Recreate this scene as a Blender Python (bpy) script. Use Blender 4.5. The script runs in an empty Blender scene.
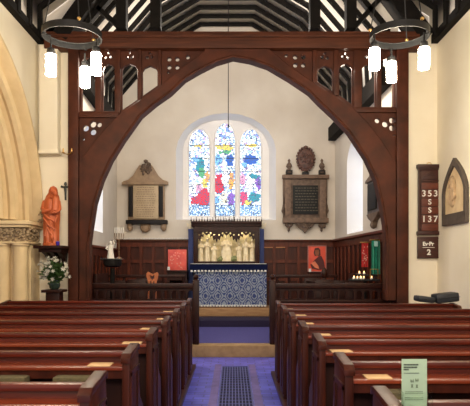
import bpy, bmesh, math, random
from mathutils import Vector, Matrix
random.seed(7)
PI = math.pi
S = bpy.context.scene
COL = S.collection

# ------------------------------------------------------------------ camera, world, lights
F = 550.0; VX = 233.0; HY = 263.0; CZ = 1.5
cd = bpy.data.cameras.new('camera'); cam = bpy.data.objects.new('camera', cd); COL.objects.link(cam)
cam.location = (0, 0, CZ); cam.rotation_euler = (PI/2, 0, 0)
cd.sensor_width = 36; cd.lens = F/470*36; cd.shift_x = (235-VX)/470; cd.shift_y = (HY-203)/470
cd.clip_start = .05
S.camera = cam
S.view_settings.view_transform = 'Standard'; S.view_settings.look = 'None'
S.view_settings.gamma = 1; S.view_settings.use_curve_mapping = False
S.view_settings.exposure = 0.9
w = bpy.data.worlds.new('world'); S.world = w; w.use_nodes = True
w.node_tree.nodes['Background'].inputs[0].default_value = (1.0, .88, .76, 1)
w.node_tree.nodes['Background'].inputs[1].default_value = 0.8

def light(name, kind, loc, energy, color, size=.3, rot=(0,0,0), size_y=None):
    l = bpy.data.lights.new(name, kind); l.energy = energy; l.color = color
    if kind == 'AREA':
        l.size = size
        if size_y: l.shape = 'RECTANGLE'; l.size_y = size_y
    else: l.shadow_soft_size = size
    o = bpy.data.objects.new(name, l); o.location = loc; o.rotation_euler = rot; COL.objects.link(o)
    return o
light('west_fill_light', 'AREA', (0, -2.2, 4.5), 100, (1.0, .89, .77), 3.0, (PI/2-.45, 0, 0), 1.4)  # unseen fill from behind the camera, added to light the nave
for sx in (-1.75, 1.75):
    light('nave_fill_light', 'POINT', (sx, 1.0, 3.7), 62, (1.0, .80, .58), .25)  # added fill over the near pews; no lamp hangs here
    # unseen fill lights, added to brighten the chancel walls and roof
    light('chancel_fill_light', 'POINT', (sx*1.05, 9.0, 4.7), 40, (1.0, .86, .70), .12)
    light('chancel_fill_light', 'POINT', (sx*.6, 9.6, 5.3), 62, (1.0, .90, .78), .12)
GLASS_E = 1.5      # strength of the stained glass lit by the sky
SIDE_E = 2.4       # strength of the chancel side windows
LAMP_E = 85.0      # strength of the pendant lamp tubes

# ------------------------------------------------------------------ helpers
def P(px, py, D): return ((px-VX)*D/F, D, CZ+(HY-py)*D/F)
def PX(px, D): return (px-VX)*D/F
def PZ(py, D): return CZ+(HY-py)*D/F
def XZ(pts, D): return [(PX(a, D), PZ(b, D)) for a, b in pts]

MATS = {}
def mat(name, c1, c2=None, rough=.6, scale=6, stretch=(1,1,1), bump=0.0, metal=0, spec=.5, coat=0, det=6, fac=1.0):
    if name in MATS: return MATS[name]
    m = bpy.data.materials.new(name); m.use_nodes = True; MATS[name] = m
    nt = m.node_tree; b = nt.nodes['Principled BSDF']
    b.inputs['Roughness'].default_value = rough; b.inputs['Metallic'].default_value = metal
    b.inputs['Specular IOR Level'].default_value = spec
    b.inputs['Coat Weight'].default_value = coat; b.inputs['Coat Roughness'].default_value = .15
    c2 = c2 or tuple(x*.8 for x in c1)
    tc = nt.nodes.new('ShaderNodeNewGeometry')
    mp = nt.nodes.new('ShaderNodeMapping'); mp.inputs['Scale'].default_value = stretch
    nt.links.new(tc.outputs['Position'], mp.inputs['Vector'])
    n = nt.nodes.new('ShaderNodeTexNoise'); n.inputs['Scale'].default_value = scale; n.inputs['Detail'].default_value = det
    nt.links.new(mp.outputs[0], n.inputs['Vector'])
    r = nt.nodes.new('ShaderNodeValToRGB')
    r.color_ramp.elements[0].position = .3; r.color_ramp.elements[1].position = .7
    r.color_ramp.elements[0].color = (*c2, 1); r.color_ramp.elements[1].color = (*c1, 1)
    nt.links.new(n.outputs['Fac'], r.inputs[0]); nt.links.new(r.outputs[0], b.inputs['Base Color'])
    if bump:
        bp = nt.nodes.new('ShaderNodeBump'); bp.inputs['Strength'].default_value = bump; bp.inputs['Distance'].default_value = .02
        nt.links.new(n.outputs['Fac'], bp.inputs['Height']); nt.links.new(bp.outputs[0], b.inputs['Normal'])
    return m
def emat(name, col, s):
    m = bpy.data.materials.new(name); m.use_nodes = True; nt = m.node_tree
    b = nt.nodes['Principled BSDF']; b.inputs['Base Color'].default_value = (*col, 1)
    b.inputs['Emission Color'].default_value = (*col, 1); b.inputs['Emission Strength'].default_value = s
    MATS[name] = m; return m

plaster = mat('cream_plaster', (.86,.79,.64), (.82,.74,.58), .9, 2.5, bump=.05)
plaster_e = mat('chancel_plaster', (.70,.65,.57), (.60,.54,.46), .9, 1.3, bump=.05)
plaster_w = mat('white_limewash', (.86,.85,.84), (.80,.79,.78), .85, 2)
roofplaster = mat('roof_plaster', (.90,.86,.78), (.84,.78,.70), .9, 2)
stone = mat('cream_stone', (.72,.56,.33), (.63,.48,.27), .85, 5, bump=.1)
stone_d = mat('carved_stone', (.50,.38,.24), (.22,.15,.08), .9, 26, bump=.5)  # stone darkened to paint in the shadows of the carving
blackwood = mat('black_timber', (.009,.007,.006), (.004,.0035,.003), .8, 8, spec=.15)
darkiron = mat('dark_iron', (.012,.012,.013), (.007,.007,.008), .55, 8, spec=.3)
framewood = mat('red_brown_oak', (.082,.020,.008), (.034,.009,.004), .55, 5, (1,1,1), .1, spec=.22)
beamwood = mat('beam_oak', (.098,.028,.012), (.040,.012,.006), .6, 6, (.35,1,6), .2, spec=.22)
pewwood = mat('pew_mahogany', (.125,.015,.006), (.038,.005,.002), .33, 5, (.35,2,6), .06, spec=.3)
pewend = mat('pew_end_oak', (.065,.014,.007), (.025,.005,.003), .38, 5, (3,3,.6), .06, spec=.25)
panelwood = mat('wainscot_wood', (.13,.026,.009), (.06,.011,.004), .45, 5, (4,4,.7), .05, spec=.25)
panelwood_d = mat('dark_stall_wood', (.035,.009,.005), (.014,.004,.003), .4, 5, (4,4,.7), .05, spec=.2)
slate = mat('aisle_slate', (.19,.21,1.0), (.10,.11,.66), .28, 4, bump=.12, spec=.35)  # bluish slate, with the blue of reflected daylight put into its colour
carpet = mat('violet_carpet', (.075,.066,.27), (.055,.05,.20), .95, 60, bump=.2)
stepstone = mat('step_stone', (.40,.26,.13), (.27,.17,.08), .8, 9, bump=.2)
whitecloth = mat('white_linen', (.85,.84,.80), None, .85, 12)
navy = mat('navy_cloth', (.006,.010,.045), (.004,.007,.03), .9, 20, spec=.1)
bluecurtain = mat('blue_curtain', (.09,.12,.30), (.055,.075,.20), .85, 12, (8,8,.5))
terracotta = mat('orange_terracotta', (.56,.13,.04), (.40,.08,.022), .5, 9, bump=.1)
brass = mat('brass', (.75,.48,.16), None, .3, 8, metal=1)
silver = mat('grey_metal', (.45,.45,.45), None, .35, 8, metal=1)
green = mat('lily_foliage', (.10,.20,.05), (.04,.09,.02), .6, 25)
petal = mat('lily_petal', (.88,.86,.78), None, .6, 20)
tan_marble = mat('tan_marble', (.36,.25,.15), (.23,.15,.09), .6, 9, bump=.15)
cream_marble = mat('cream_marble', (.52,.40,.25), (.40,.30,.18), .55, 6)
black_marble = mat('black_marble', (.012,.010,.010), None, .5, 9, spec=.2)
grey_stone = mat('grey_brown_stone', (.17,.115,.08), (.08,.05,.035), .75, 12, bump=.3)
slate_tab = mat('slate_tablet', (.016,.015,.014), (.010,.010,.009), .6, 10, spec=.25)
cream_relief = mat('cream_alabaster', (.92,.82,.58), (.74,.60,.36), .5, 12, bump=.15)
paper = mat('tan_paper', (.74,.50,.26), None, .7, 12)
kneel = mat('olive_tapestry', (.11,.09,.04), (.06,.05,.025), .9, 40)
leather = mat('black_leather', (.022,.026,.036), (.014,.017,.024), .45, 12)
whitepaint = mat('white_paint', (.88,.86,.80), None, .6, 12)
ink = mat('dark_ink', (.03,.04,.03), None, .7, 12)

def wloc(o):
    v = Vector(o.location)
    while o.parent: o = o.parent; v += Vector(o.location)
    return v
def fin(name, me, m, parent=None, origin=None, smooth=True):
    """link mesh given in world coordinates; origin moved to its base"""
    bm = bmesh.new(); bm.from_mesh(me)
    if smooth:
        for f in bm.faces: f.smooth = True
        for e in bm.edges:
            if len(e.link_faces) == 2 and e.calc_face_angle(0) > .6: e.smooth = False
    vs = [v.co for v in bm.verts]
    mn = [min(v[i] for v in vs) for i in range(3)]; mx = [max(v[i] for v in vs) for i in range(3)]
    org = Vector(origin) if origin else Vector(((mn[0]+mx[0])/2, (mn[1]+mx[1])/2, mn[2]))
    bmesh.ops.translate(bm, verts=bm.verts, vec=-org)
    bm.to_mesh(me); bm.free()
    me.materials.clear(); me.materials.append(m)
    o = bpy.data.objects.new(name, me); COL.objects.link(o)
    if parent: o.parent = parent; o.location = org - wloc(parent)
    else: o.location = org
    return o

class MB:
    def __init__(s): s.bm = bmesh.new()
    def box(s, x0, x1, y0, y1, z0, z1, bev=0, rotz=0, M=None):
        vs = [(x0,y0,z0),(x1,y0,z0),(x1,y1,z0),(x0,y1,z0),(x0,y0,z1),(x1,y0,z1),(x1,y1,z1),(x0,y1,z1)]
        b = bmesh.new(); v = [b.verts.new(p) for p in vs]
        for f in ((0,3,2,1),(4,5,6,7),(0,1,5,4),(1,2,6,5),(2,3,7,6),(3,0,4,7)): b.faces.new([v[i] for i in f])
        if bev: bmesh.ops.bevel(b, geom=b.edges[:], offset=bev, segments=2, affect='EDGES', profile=.6)
        if rotz:
            c = Vector(((x0+x1)/2,(y0+y1)/2,0)); bmesh.ops.rotate(b, verts=b.verts, cent=c, matrix=Matrix.Rotation(rotz,3,'Z'))
        if M: bmesh.ops.transform(b, matrix=M, verts=b.verts)
        s._add(b); return s
    def _add(s, b):
        me = bpy.data.meshes.new('t'); b.to_mesh(me); b.free(); s.bm.from_mesh(me); bpy.data.meshes.remove(me)
    def prism(s, pts, a0, a1, axis='X', bev=0):
        """polygon pts extruded along axis; X: pts=(y,z); Y: pts=(x,z); Z: pts=(x,y)"""
        f = {'X': lambda p,a:(a,p[0],p[1]), 'Y': lambda p,a:(p[0],a,p[1]), 'Z': lambda p,a:(p[0],p[1],a)}[axis]
        b = bmesh.new(); n = len(pts)
        A = [b.verts.new(f(p,a0)) for p in pts]; B = [b.verts.new(f(p,a1)) for p in pts]
        for i in range(n): j=(i+1)%n; b.faces.new((A[i],A[j],B[j],B[i]))
        b.faces.new(A); b.faces.new(B[::-1])
        bmesh.ops.recalc_face_normals(b, faces=b.faces)
        if bev: bmesh.ops.bevel(b, geom=b.edges[:], offset=bev, segments=2, affect='EDGES', profile=.6)
        s._add(b); return s
    def tube(s, path, r, n=8, cap=True, closed=False, flat=1.0):
        path = [Vector(p) for p in path]; rs = r if isinstance(r, (list,tuple)) else [r]*len(path)
        rings = []; up = Vector((0,0,1))
        for i, p in enumerate(path):
            if closed: t = path[(i+1)%len(path)]-path[i-1]
            else: t = path[min(i+1,len(path)-1)]-path[max(i-1,0)]
            t.normalize(); a = t.cross(up)
            if a.length < .05: a = t.cross(Vector((0,1,0)))
            a.normalize(); c = a.cross(t)
            rings.append([s.bm.verts.new(p+(a*math.cos(2*PI*k/n)+c*flat*math.sin(2*PI*k/n))*rs[i]) for k in range(n)])
        m = len(rings)
        for i in range(m if closed else m-1):
            A, B = rings[i], rings[(i+1)%m]
            for k in range(n): s.bm.faces.new((A[k],A[(k+1)%n],B[(k+1)%n],B[k]))
        if cap and not closed: s.bm.faces.new(rings[0][::-1]); s.bm.faces.new(rings[-1])
        return s
    def bar(s, p, q, w, h, up=(0,0,1)):
        """rectangular timber from p to q"""
        p=Vector(p); q=Vector(q); t=(q-p).normalized(); u=Vector(up); a=t.cross(u).normalized()*w/2; c=a.cross(t).normalized()*h/2
        v=[s.bm.verts.new(x+y) for x in (p,q) for y in (a+c,a-c,-a-c,-a+c)]
        for f in ((0,1,2,3),(7,6,5,4),(0,4,5,1),(1,5,6,2),(2,6,7,3),(3,7,4,0)): s.bm.faces.new([v[i] for i in f])
        return s
    def lathe(s, prof, c, n=16, sx=1, sy=1):
        rings=[]
        for r,z in prof: rings.append([s.bm.verts.new((c[0]+r*sx*math.cos(2*PI*k/n), c[1]+r*sy*math.sin(2*PI*k/n), c[2]+z)) for k in range(n)])
        for A,B in zip(rings,rings[1:]):
            for k in range(n): s.bm.faces.new((A[k],A[(k+1)%n],B[(k+1)%n],B[k]))
        s.bm.faces.new(rings[0][::-1]); s.bm.faces.new(rings[-1]); return s
    def ball(s, c, rx, ry=None, rz=None, sub=2, rough=0):
        ry = ry or rx; rz = rz or rx
        r = bmesh.ops.create_icosphere(s.bm, subdivisions=sub, radius=1)
        for v in r['verts']:
            k = 1+random.uniform(-rough,rough)
            v.co = Vector((c[0]+v.co.x*rx*k, c[1]+v.co.y*ry*k, c[2]+v.co.z*rz*k))
        return s
    def loft(s, rings, n=20):
        """rings: (cx,cy,z,rx,ry,fold amplitude,fold count,phase)"""
        R=[]
        for (cx,cy,z,rx,ry,fa,fn,ph) in rings:
            R.append([s.bm.verts.new((cx+rx*(1+fa*math.sin(fn*2*PI*k/n+ph))*math.cos(2*PI*k/n), cy+ry*(1+fa*math.sin(fn*2*PI*k/n+ph))*math.sin(2*PI*k/n), z)) for k in range(n)])
        for A,B in zip(R,R[1:]):
            for k in range(n): s.bm.faces.new((A[k],A[(k+1)%n],B[(k+1)%n],B[k]))
        s.bm.faces.new(R[0][::-1]); s.bm.faces.new(R[-1]); return s
    def shear(s, fn):
        for v in s.bm.verts: v.co = Vector(fn(*v.co))
        return s
    def build(s, name, m, parent=None, origin=None, smooth=True):
        bmesh.ops.recalc_face_normals(s.bm, faces=s.bm.faces)
        me = bpy.data.meshes.new(name); s.bm.to_mesh(me); s.bm.free()
        return fin(name, me, m, parent, origin, smooth)

def plate(name, loops, c, thick, m, parent=None, plane='XZ', add=None, bevel=0):
    """flat plate with holes; first loop outer, others holes; centred at c along its normal"""
    cu = bpy.data.curves.new('c', 'CURVE'); cu.dimensions = '2D'; cu.fill_mode = 'BOTH'; cu.extrude = thick/2
    cu.bevel_depth = bevel; cu.bevel_resolution = 0
    for lp in loops:
        sp = cu.splines.new('POLY'); sp.points.add(len(lp)-1); sp.use_cyclic_u = True
        for i, p in enumerate(lp): sp.points[i].co = (p[0], p[1], 0, 1)
    o = bpy.data.objects.new('c', cu); COL.objects.link(o)
    dg = bpy.context.evaluated_depsgraph_get(); me = bpy.data.meshes.new_from_object(o.evaluated_get(dg))
    bpy.data.objects.remove(o); bpy.data.curves.remove(cu)
    for v in me.vertices:
        x,y,z = v.co
        v.co = (x, c-z, y) if plane == 'XZ' else (c+z, x, y)
    if add: add.bm.from_mesh(me); bpy.data.meshes.remove(me); return add
    me.name = name
    b = bmesh.new(); b.from_mesh(me); bmesh.ops.remove_doubles(b, verts=b.verts, dist=1e-5); bmesh.ops.recalc_face_normals(b, faces=b.faces); b.to_mesh(me); b.free()
    return fin(name, me, m, parent)
def circ(cx, cz, r, n=16, rz=None): return [(cx+r*math.cos(2*PI*k/n), cz+(rz or r)*math.sin(2*PI*k/n)) for k in range(n)]
def pointed(x0, x1, z0, zs, zt, n=8, sharp=1.0):
    """lancet outline: jambs x0..x1 from z0 to springing zs, head to zt"""
    pts=[(x0,z0),(x1,z0),(x1,zs)]; cx=(x0+x1)/2; h=(x1-x0)/2
    for i in range(1,n): a=PI/2*i/n; pts.append((cx+h*math.cos(a)**sharp, zs+(zt-zs)*math.sin(a)))
    pts.append((cx,zt))
    for i in range(n-1,0,-1): a=PI/2*i/n; pts.append((cx-h*math.cos(a)**sharp, zs+(zt-zs)*math.sin(a)))
    pts.append((x0,zs)); return pts

def text(name, body, x, y, z, h, m, parent, plane='XZ', bold=0.0, sp=1.0):
    cu = bpy.data.curves.new('t','FONT'); cu.body = body; cu.size = h*1.38; cu.align_x='CENTER'; cu.align_y='CENTER'; cu.extrude=.002; cu.offset=bold; cu.space_character=sp
    o = bpy.data.objects.new('t', cu); COL.objects.link(o)
    dg = bpy.context.evaluated_depsgraph_get(); me = bpy.data.meshes.new_from_object(o.evaluated_get(dg))
    bpy.data.objects.remove(o); bpy.data.curves.remove(cu)
    for v in me.vertices: a,b,c = v.co; v.co = (x+a, y-c, z+b)
    me.name = name
    return fin(name, me, m, parent, smooth=False)

def tag(o, label, cat, group=None):
    o['label'] = label; o['category'] = cat
    if group: o['group'] = group
    return o
def thing(name, loc, label, cat, group=None):
    o = bpy.data.objects.new(name, None); o.empty_display_size = .1; COL.objects.link(o); o.location = loc
    return tag(o, label, cat, group)
def struct(o): o['kind'] = 'structure'; return o
def dup(root, dloc, label=None):
    r = root.copy(); COL.objects.link(r); r.location = Vector(root.location)+Vector(dloc)
    if label: r['label'] = label
    for ch in list(root.children):
        c = ch.copy(); COL.objects.link(c); c.parent = r
        for g in list(ch.children):
            d = g.copy(); COL.objects.link(d); d.parent = c
    return r

# ------------------------------------------------------------------ structure
YE = 13.0; YF = 8.6                        # east wall, arch frame plane
def sk(y): return -.038*max(0, y-8.8)      # the chancel leans slightly to the north
NL, NR = -3.05, 3.2                        # nave side walls
CLW, CRW = -2.58, 2.57                     # chancel walls at its west end
skew = lambda x,y,z: (x+sk(y), y, z)

# small paving tiles: joints of the aisle floor
_nt=slate.node_tree; _b=_nt.nodes['Principled BSDF']; _br=_nt.nodes.new('ShaderNodeTexBrick'); _br.inputs['Scale'].default_value=1; _br.offset=.5
_br.inputs['Brick Width'].default_value=.22; _br.inputs['Row Height'].default_value=.11; _br.inputs['Mortar Size'].default_value=.008
_br.inputs['Color1'].default_value=(1,1,1,1); _br.inputs['Color2'].default_value=(.72,.66,.74,1); _br.inputs['Mortar'].default_value=(.45,.42,.5,1)
_g=_nt.nodes.new('ShaderNodeNewGeometry'); _nt.links.new(_g.outputs['Position'],_br.inputs['Vector'])
_mx=_nt.nodes.new('ShaderNodeMix'); _mx.data_type='RGBA'; _mx.blend_type='MULTIPLY'; _mx.inputs[0].default_value=1
_l=_b.inputs['Base Color'].links[0].from_socket; _nt.links.new(_l,_mx.inputs[6]); _nt.links.new(_br.outputs[0],_mx.inputs[7]); _nt.links.new(_mx.outputs[2],_b.inputs['Base Color'])
# floors
struct(MB().box(-6,3.6,-4,8.82,-.2,0).build('floor', slate))
struct(MB().box(-3.3,3.3,8.82,13.3,-.2,.17).build('floor_chancel', carpet))
struct(MB().box(-3.0,3.0,8.74,9.0,0,.19,.012).build('trim_chancel_step', stepstone))
struct(MB().box(-3.0,3.0,9.0,11.22,.165,.195).build('floor_choir', carpet))
struct(MB().box(-2.9,2.7,11.22,12.05,.17,.33,.01).build('floor_sanctuary', mat('dark_violet_carpet', (.02,.012,.05), (.012,.008,.03), .95, 60)))
struct(MB().box(-1.25,1.15,12.05,13.0,.33,.51,.015).build('trim_altar_step', mat('tan_step', (.42,.24,.11), (.30,.16,.07), .7, 9, (.5,3,3), .1)))

# iron heating grille let into the aisle
g = MB(); g.box(-.16,-.145,-1.5,7.93,0,.014); g.box(.205,.22,-1.5,7.93,0,.014); g.box(-.16,.22,7.915,7.93,0,.014)
for i in range(9): x=-.115+i*.036; g.box(x-.005,x+.005,-1.5,7.915,0,.010)
for i in range(66): y=-1.4+i*.142; g.box(-.145,.205,y-.004,y+.004,.001,.008)
gr = tag(thing('floor_grille', (0.03,3.2,0), 'long dark iron heating grille let into the aisle floor', 'grille'), 'long dark iron heating grille let into the aisle floor', 'grille')
g.build('lattice', mat('grille_iron', (.11,.13,.44), (.07,.08,.30), .4, 9), gr)
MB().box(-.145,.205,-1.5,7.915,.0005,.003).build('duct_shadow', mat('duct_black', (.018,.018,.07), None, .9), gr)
# darker paving borders beside the grille
for nm,(a,b) in (('trim_1',(-.26,-.17)),('trim_2',(.23,.32))):
    struct(MB().box(a,b,-1.5,8.1,.0,.006).build(nm, mat('border_tiles', (.20,.15,.50), (.12,.085,.30), .35, 8, spec=.3)))

# nave side walls
zc, yc, R0 = 2.15, 6.2, 2.415
arch_hole = [(yc-R0, 0.0)] + [(yc-R0*math.cos(a*PI/32), zc+R0*math.sin(a*PI/32)) for a in range(33)] + [(yc+R0, 0.0)]
outer = [(-4,0),(yc-R0,0)] + arch_hole[1:-1] + [(yc+R0,0),(8.9,0),(8.9,5.1),(-4,5.1)]
struct(plate('wall_left', [outer], NL-.30, .60, plaster, plane='YZ'))
struct(MB().box(NR,NR+.5,-4,8.9,0,5.1).build('wall_right', plaster))
struct(MB().box(-6.2,-6,-4,9,0,4.6).build('wall_aisle', plaster))  # unseen aisle wall, added to close the light in
struct(MB().box(-6,NL-.6,8.62,9,0,4.6).build('wall_aisle_east', plaster))
struct(MB().box(-6.2,NL-.6,-4,9,4.6,4.7).build('ceiling_aisle', roofplaster))
# east wall stubs of the nave
struct(MB().box(NL-.1,-2.5,8.62,8.92,0,5.1).build('wall_stub_left', plaster))
struct(MB().box(2.6,NR+.1,8.62,8.92,0,5.1).build('wall_stub_right', plaster))
# white pilaster hanging high on the left stub
q = MB(); q.box(-2.98,-2.70,8.46,8.63,3.22,4.86,.01); q.box(-3.0,-2.68,8.44,8.63,3.18,3.24,.01)
struct(q.build('trim_pilaster', plaster))

# arch mouldings of the north arcade: sweep a stepped section round the arch
sec = [(2.45,-3.0),(2.43,-2.975),(2.38,-2.97),(2.36,-3.0),(2.36,-3.10),(2.33,-3.16),(2.29,-3.16),(2.27,-3.10),(2.22,-3.07),(2.17,-3.10),(2.16,-3.16),(2.19,-3.21),(2.17,-3.29),(2.12,-3.30),(2.09,-3.24),(2.04,-3.21),(1.99,-3.24),(1.98,-3.31),(2.01,-3.36),(1.98,-3.44),(1.92,-3.44),(1.90,-3.38),(1.84,-3.36),(1.80,-3.42),(1.80,-3.66),(2.45,-3.66)]
bm = MB(); rings=[]
for i in range(49):
    a = PI*i/48
    rings.append([bm.bm.verts.new((x, yc+r*math.cos(a), zc+r*math.sin(a))) for r,x in sec])
for A,B in zip(rings,rings[1:]):
    for k in range(len(sec)-1): bm.bm.faces.new((A[k],A[k+1],B[k+1],B[k]))
bm.bm.faces.new(rings[0]); bm.bm.faces.new(rings[-1][::-1])
struct(bm.build('trim_arch_mouldings', stone))
# responds
for nm, ys in (('east',1),):
    def Y(d): return yc+ys*d
    rp = thing('arcade_respond', (-3.35, Y(2.15), 0), 'cream stone respond of clustered shafts with carved capital under arch' if ys==1 else 'cream stone respond at west side of the nave arch', 'pier')
    y0,y1 = sorted((Y(2.05),Y(2.45)))
    MB().box(-3.68,-3.03,y0,y1,0,1.80,.02).build('pier', stone, rp)
    for x in (-3.14,-3.40):
        q=MB(); q.lathe([(.16,0),(.16,.12),(.13,.16),(.13,.20),(.105,.24),(.105,1.74),(.125,1.76),(.125,1.79),(.105,1.81)], (x,Y(1.93),0), 20)
        q.build('shaft', stone, rp)
    MB().lathe([(.05,0),(.05,1.79)], (-3.27,Y(2.0),0), 12).build('shaft', stone, rp)
    q=MB()
    y0,y1 = sorted((Y(1.83),Y(2.42)))
    q.box(-3.68,-3.05,y0+.03,y1,1.80,2.02)
    for i in range(170):
        u=random.random(); zz=random.uniform(1.82,2.01); o_=(zz-1.82)*.25
        if u<.75: q.ball((random.uniform(-3.68,-3.02), (Y(1.86)-ys*o_), zz), .026,.03,.022,1,.25)
        else: q.ball((-3.05+o_, Y(random.uniform(1.86,2.38)), zz), .03,.026,.022,1,.25)
    q.build('leaf_frieze', stone_d, rp)
    q=MB(); q.box(-3.70,-2.98,y0-.05,y1+.02,2.02,2.06,.012); q.box(-3.70,-2.95,y0-.08,y1+.02,2.06,2.12,.015); q.box(-3.70,-3.0,y0-.02,y1,1.785,1.815,.012)
    q.build('abacus', stone, rp)
    q=MB()
    for i in range(34): q.ball((-2.97+random.uniform(-.07,.05), Y(2.40)+random.uniform(-.05,.05), 2.2+random.uniform(-.07,.11)), .035,.035,.03,1,.3)
    q.build('leaf_stop', stone_d, rp)

# nave roof
def prof_roof(name, half_r, half_l, y0, y1, m, sheared=False, t=.05):
    pts = half_r + [(-x,z) for x,z in reversed(half_l)]
    q = MB(); A=[];B=[]
    for x,z in pts: A.append(q.bm.verts.new((x,y0,z))); B.append(q.bm.verts.new((x,y1,z)))
    for i in range(len(pts)-1): q.bm.faces.new((A[i],A[i+1],B[i+1],B[i]))
    q.bm.free(); q.bm = bmesh.new()
    outp = [(x+(.06 if x>0 else -.06 if x<0 else 0), z+.07) for x,z in pts]
    for i in range(len(pts)-1): q.prism([pts[i],pts[i+1],outp[i+1],outp[i]], y0, y1, 'Y')
    bmesh.ops.remove_doubles(q.bm, verts=q.bm.verts, dist=1e-5)
    if sheared: q.shear(skew)
    return struct(q.build(name, m))
NP_R = [(3.12,4.95),(3.12,5.42),(2.0,6.15),(.7,7.4),(0,7.4)]
NP_L = [(2.98,4.95),(2.98,5.42),(2.0,6.15),(.7,7.4)]
prof_roof('ceiling_nave', NP_R, NP_L, -4, 8.75, roofplaster)
CP_R = [(2.60,4.55),(2.56,5.34),(1.55,6.52),(.62,7.08),(0,7.08)]
CP_L = [(2.60,4.55),(2.56,5.34),(1.55,6.52),(.62,7.08)]
prof_roof('ceiling_chancel', CP_R, CP_L, 8.75, 13.1, roofplaster, True)
struct(plate('trim_gable', [[(x,z) for x,z in NP_R]+[(-x,z) for x,z in reversed(NP_L)] + [(-3.0,5.35)] + [(-x,z) for x,z in CP_L[1:]] + [(x,z) for x,z in reversed(CP_R[1:])] + [(3.1,5.34)]], 8.8, .08, roofplaster))

def rib(name, half_r, half_l, y, w, d, m, sheared, label, group):
    inner_r = [(x-d if i<2 else x-d*.75, z-(0 if i==0 else d*.4 if i==1 else d*.9)) for i,(x,z) in enumerate(half_r[:-1])]
    inner_l = [(x-d if i<2 else x-d*.75, z-(0 if i==0 else d*.4 if i==1 else d*.9)) for i,(x,z) in enumerate(half_l)]
    o_ = half_r[:-1] + [(-x,z) for x,z in reversed(half_l)]
    i_ = inner_r + [(-x,z) for x,z in reversed(inner_l)]
    q = MB()
    for k in range(len(o_)-1):
        q.prism([o_[k],o_[k+1],i_[k+1],i_[k]], y-w/2, y+w/2, 'Y')
    bmesh.ops.remove_doubles(q.bm, verts=q.bm.verts, dist=1e-5)
    if sheared: q.shear(skew)
    return tag(q.build(name, m), label, 'rafter', group)
for k in range(10):
    rib('roof_rafter', CP_R, CP_L, 12.82-k*.425, .13, .045, blackwood, True, 'black rafter couple with collar against the chancel roof plaster', 'chancel roof rafters')
for k in range(9):
    rib('roof_rafter', NP_R, NP_L, 8.42-k*.43, .10, .05, blackwood, False, 'black rafter couple against the cream nave roof plaster', 'nave roof rafters')
# wall plates
tag(MB().box(NL,NL+.10,-4,8.6,4.92,5.03).build('wall_plate', blackwood), 'black timber wall plate along top of left nave wall', 'beam')
tag(MB().box(NR-.10,NR,-4,8.6,4.93,5.06).build('wall_plate', blackwood), 'black timber wall plate along top of right nave wall', 'beam')
tag(MB().box(CLW-.05,CLW+.17,8.9,12.95,4.45,4.72).shear(skew).build('wall_plate', blackwood), 'black timber wall plate along the left chancel wall', 'beam')
tag(MB().box(CRW-.17,CRW+.05,8.9,12.95,4.38,4.68).shear(skew).build('wall_plate', blackwood), 'black timber wall plate along the right chancel wall', 'beam')

# chancel walls
ex0, ex1 = CLW+sk(YE)-.2, CRW+sk(YE)+.2
emb = XZ([(176,220),(176,150),(178,141),(183,132),(190,124.5),(200,118.5),(212,114.5),(226,113),(240,114.5),(252,118.5),(262,124.5),(269,132),(274,141),(276,150),(276,220)], YE)
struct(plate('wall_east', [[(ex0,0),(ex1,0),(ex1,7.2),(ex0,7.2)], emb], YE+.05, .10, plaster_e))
# splayed embrasure
D2 = 13.42
inn = XZ([(183,219),(183,150),(185,142),(189,134),(195,128),(203,123.5),(213,121),(226,120),(239,121),(249,123.5),(257,128),(263,134),(267,142),(269,150),(269,219)], D2)
q = MB(); A=[q.bm.verts.new((x,YE,z)) for x,z in emb]; B=[q.bm.verts.new((x,D2,z)) for x,z in inn]
for i in range(len(A)): j=(i+1)%len(A); q.bm.faces.new((A[i],A[j],B[j],B[i]))
struct(q.build('trim_window_splay', plaster_w))
def lancet(x0,x1,yt,ys=None, yb=216, D=D2): 
    a=XZ([(x0,yb),(x1,yb)],D); zs=PZ(ys or yt+16,D)
    return pointed(a[0][0],a[1][0],a[0][1],zs,PZ(yt,D),8,.9)
lights = [lancet(188.5,210,129,147), lancet(214.5,235.5,123,143), lancet(239.5,261.5,129,147)]
outl = [(PX(160,D2),PZ(232,D2)),(PX(290,D2),PZ(232,D2)),(PX(290,D2),PZ(100,D2)),(PX(160,D2),PZ(100,D2))]
win = struct(plate('window_1', [outl]+lights, D2+.06, .12, plaster_w))

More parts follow.
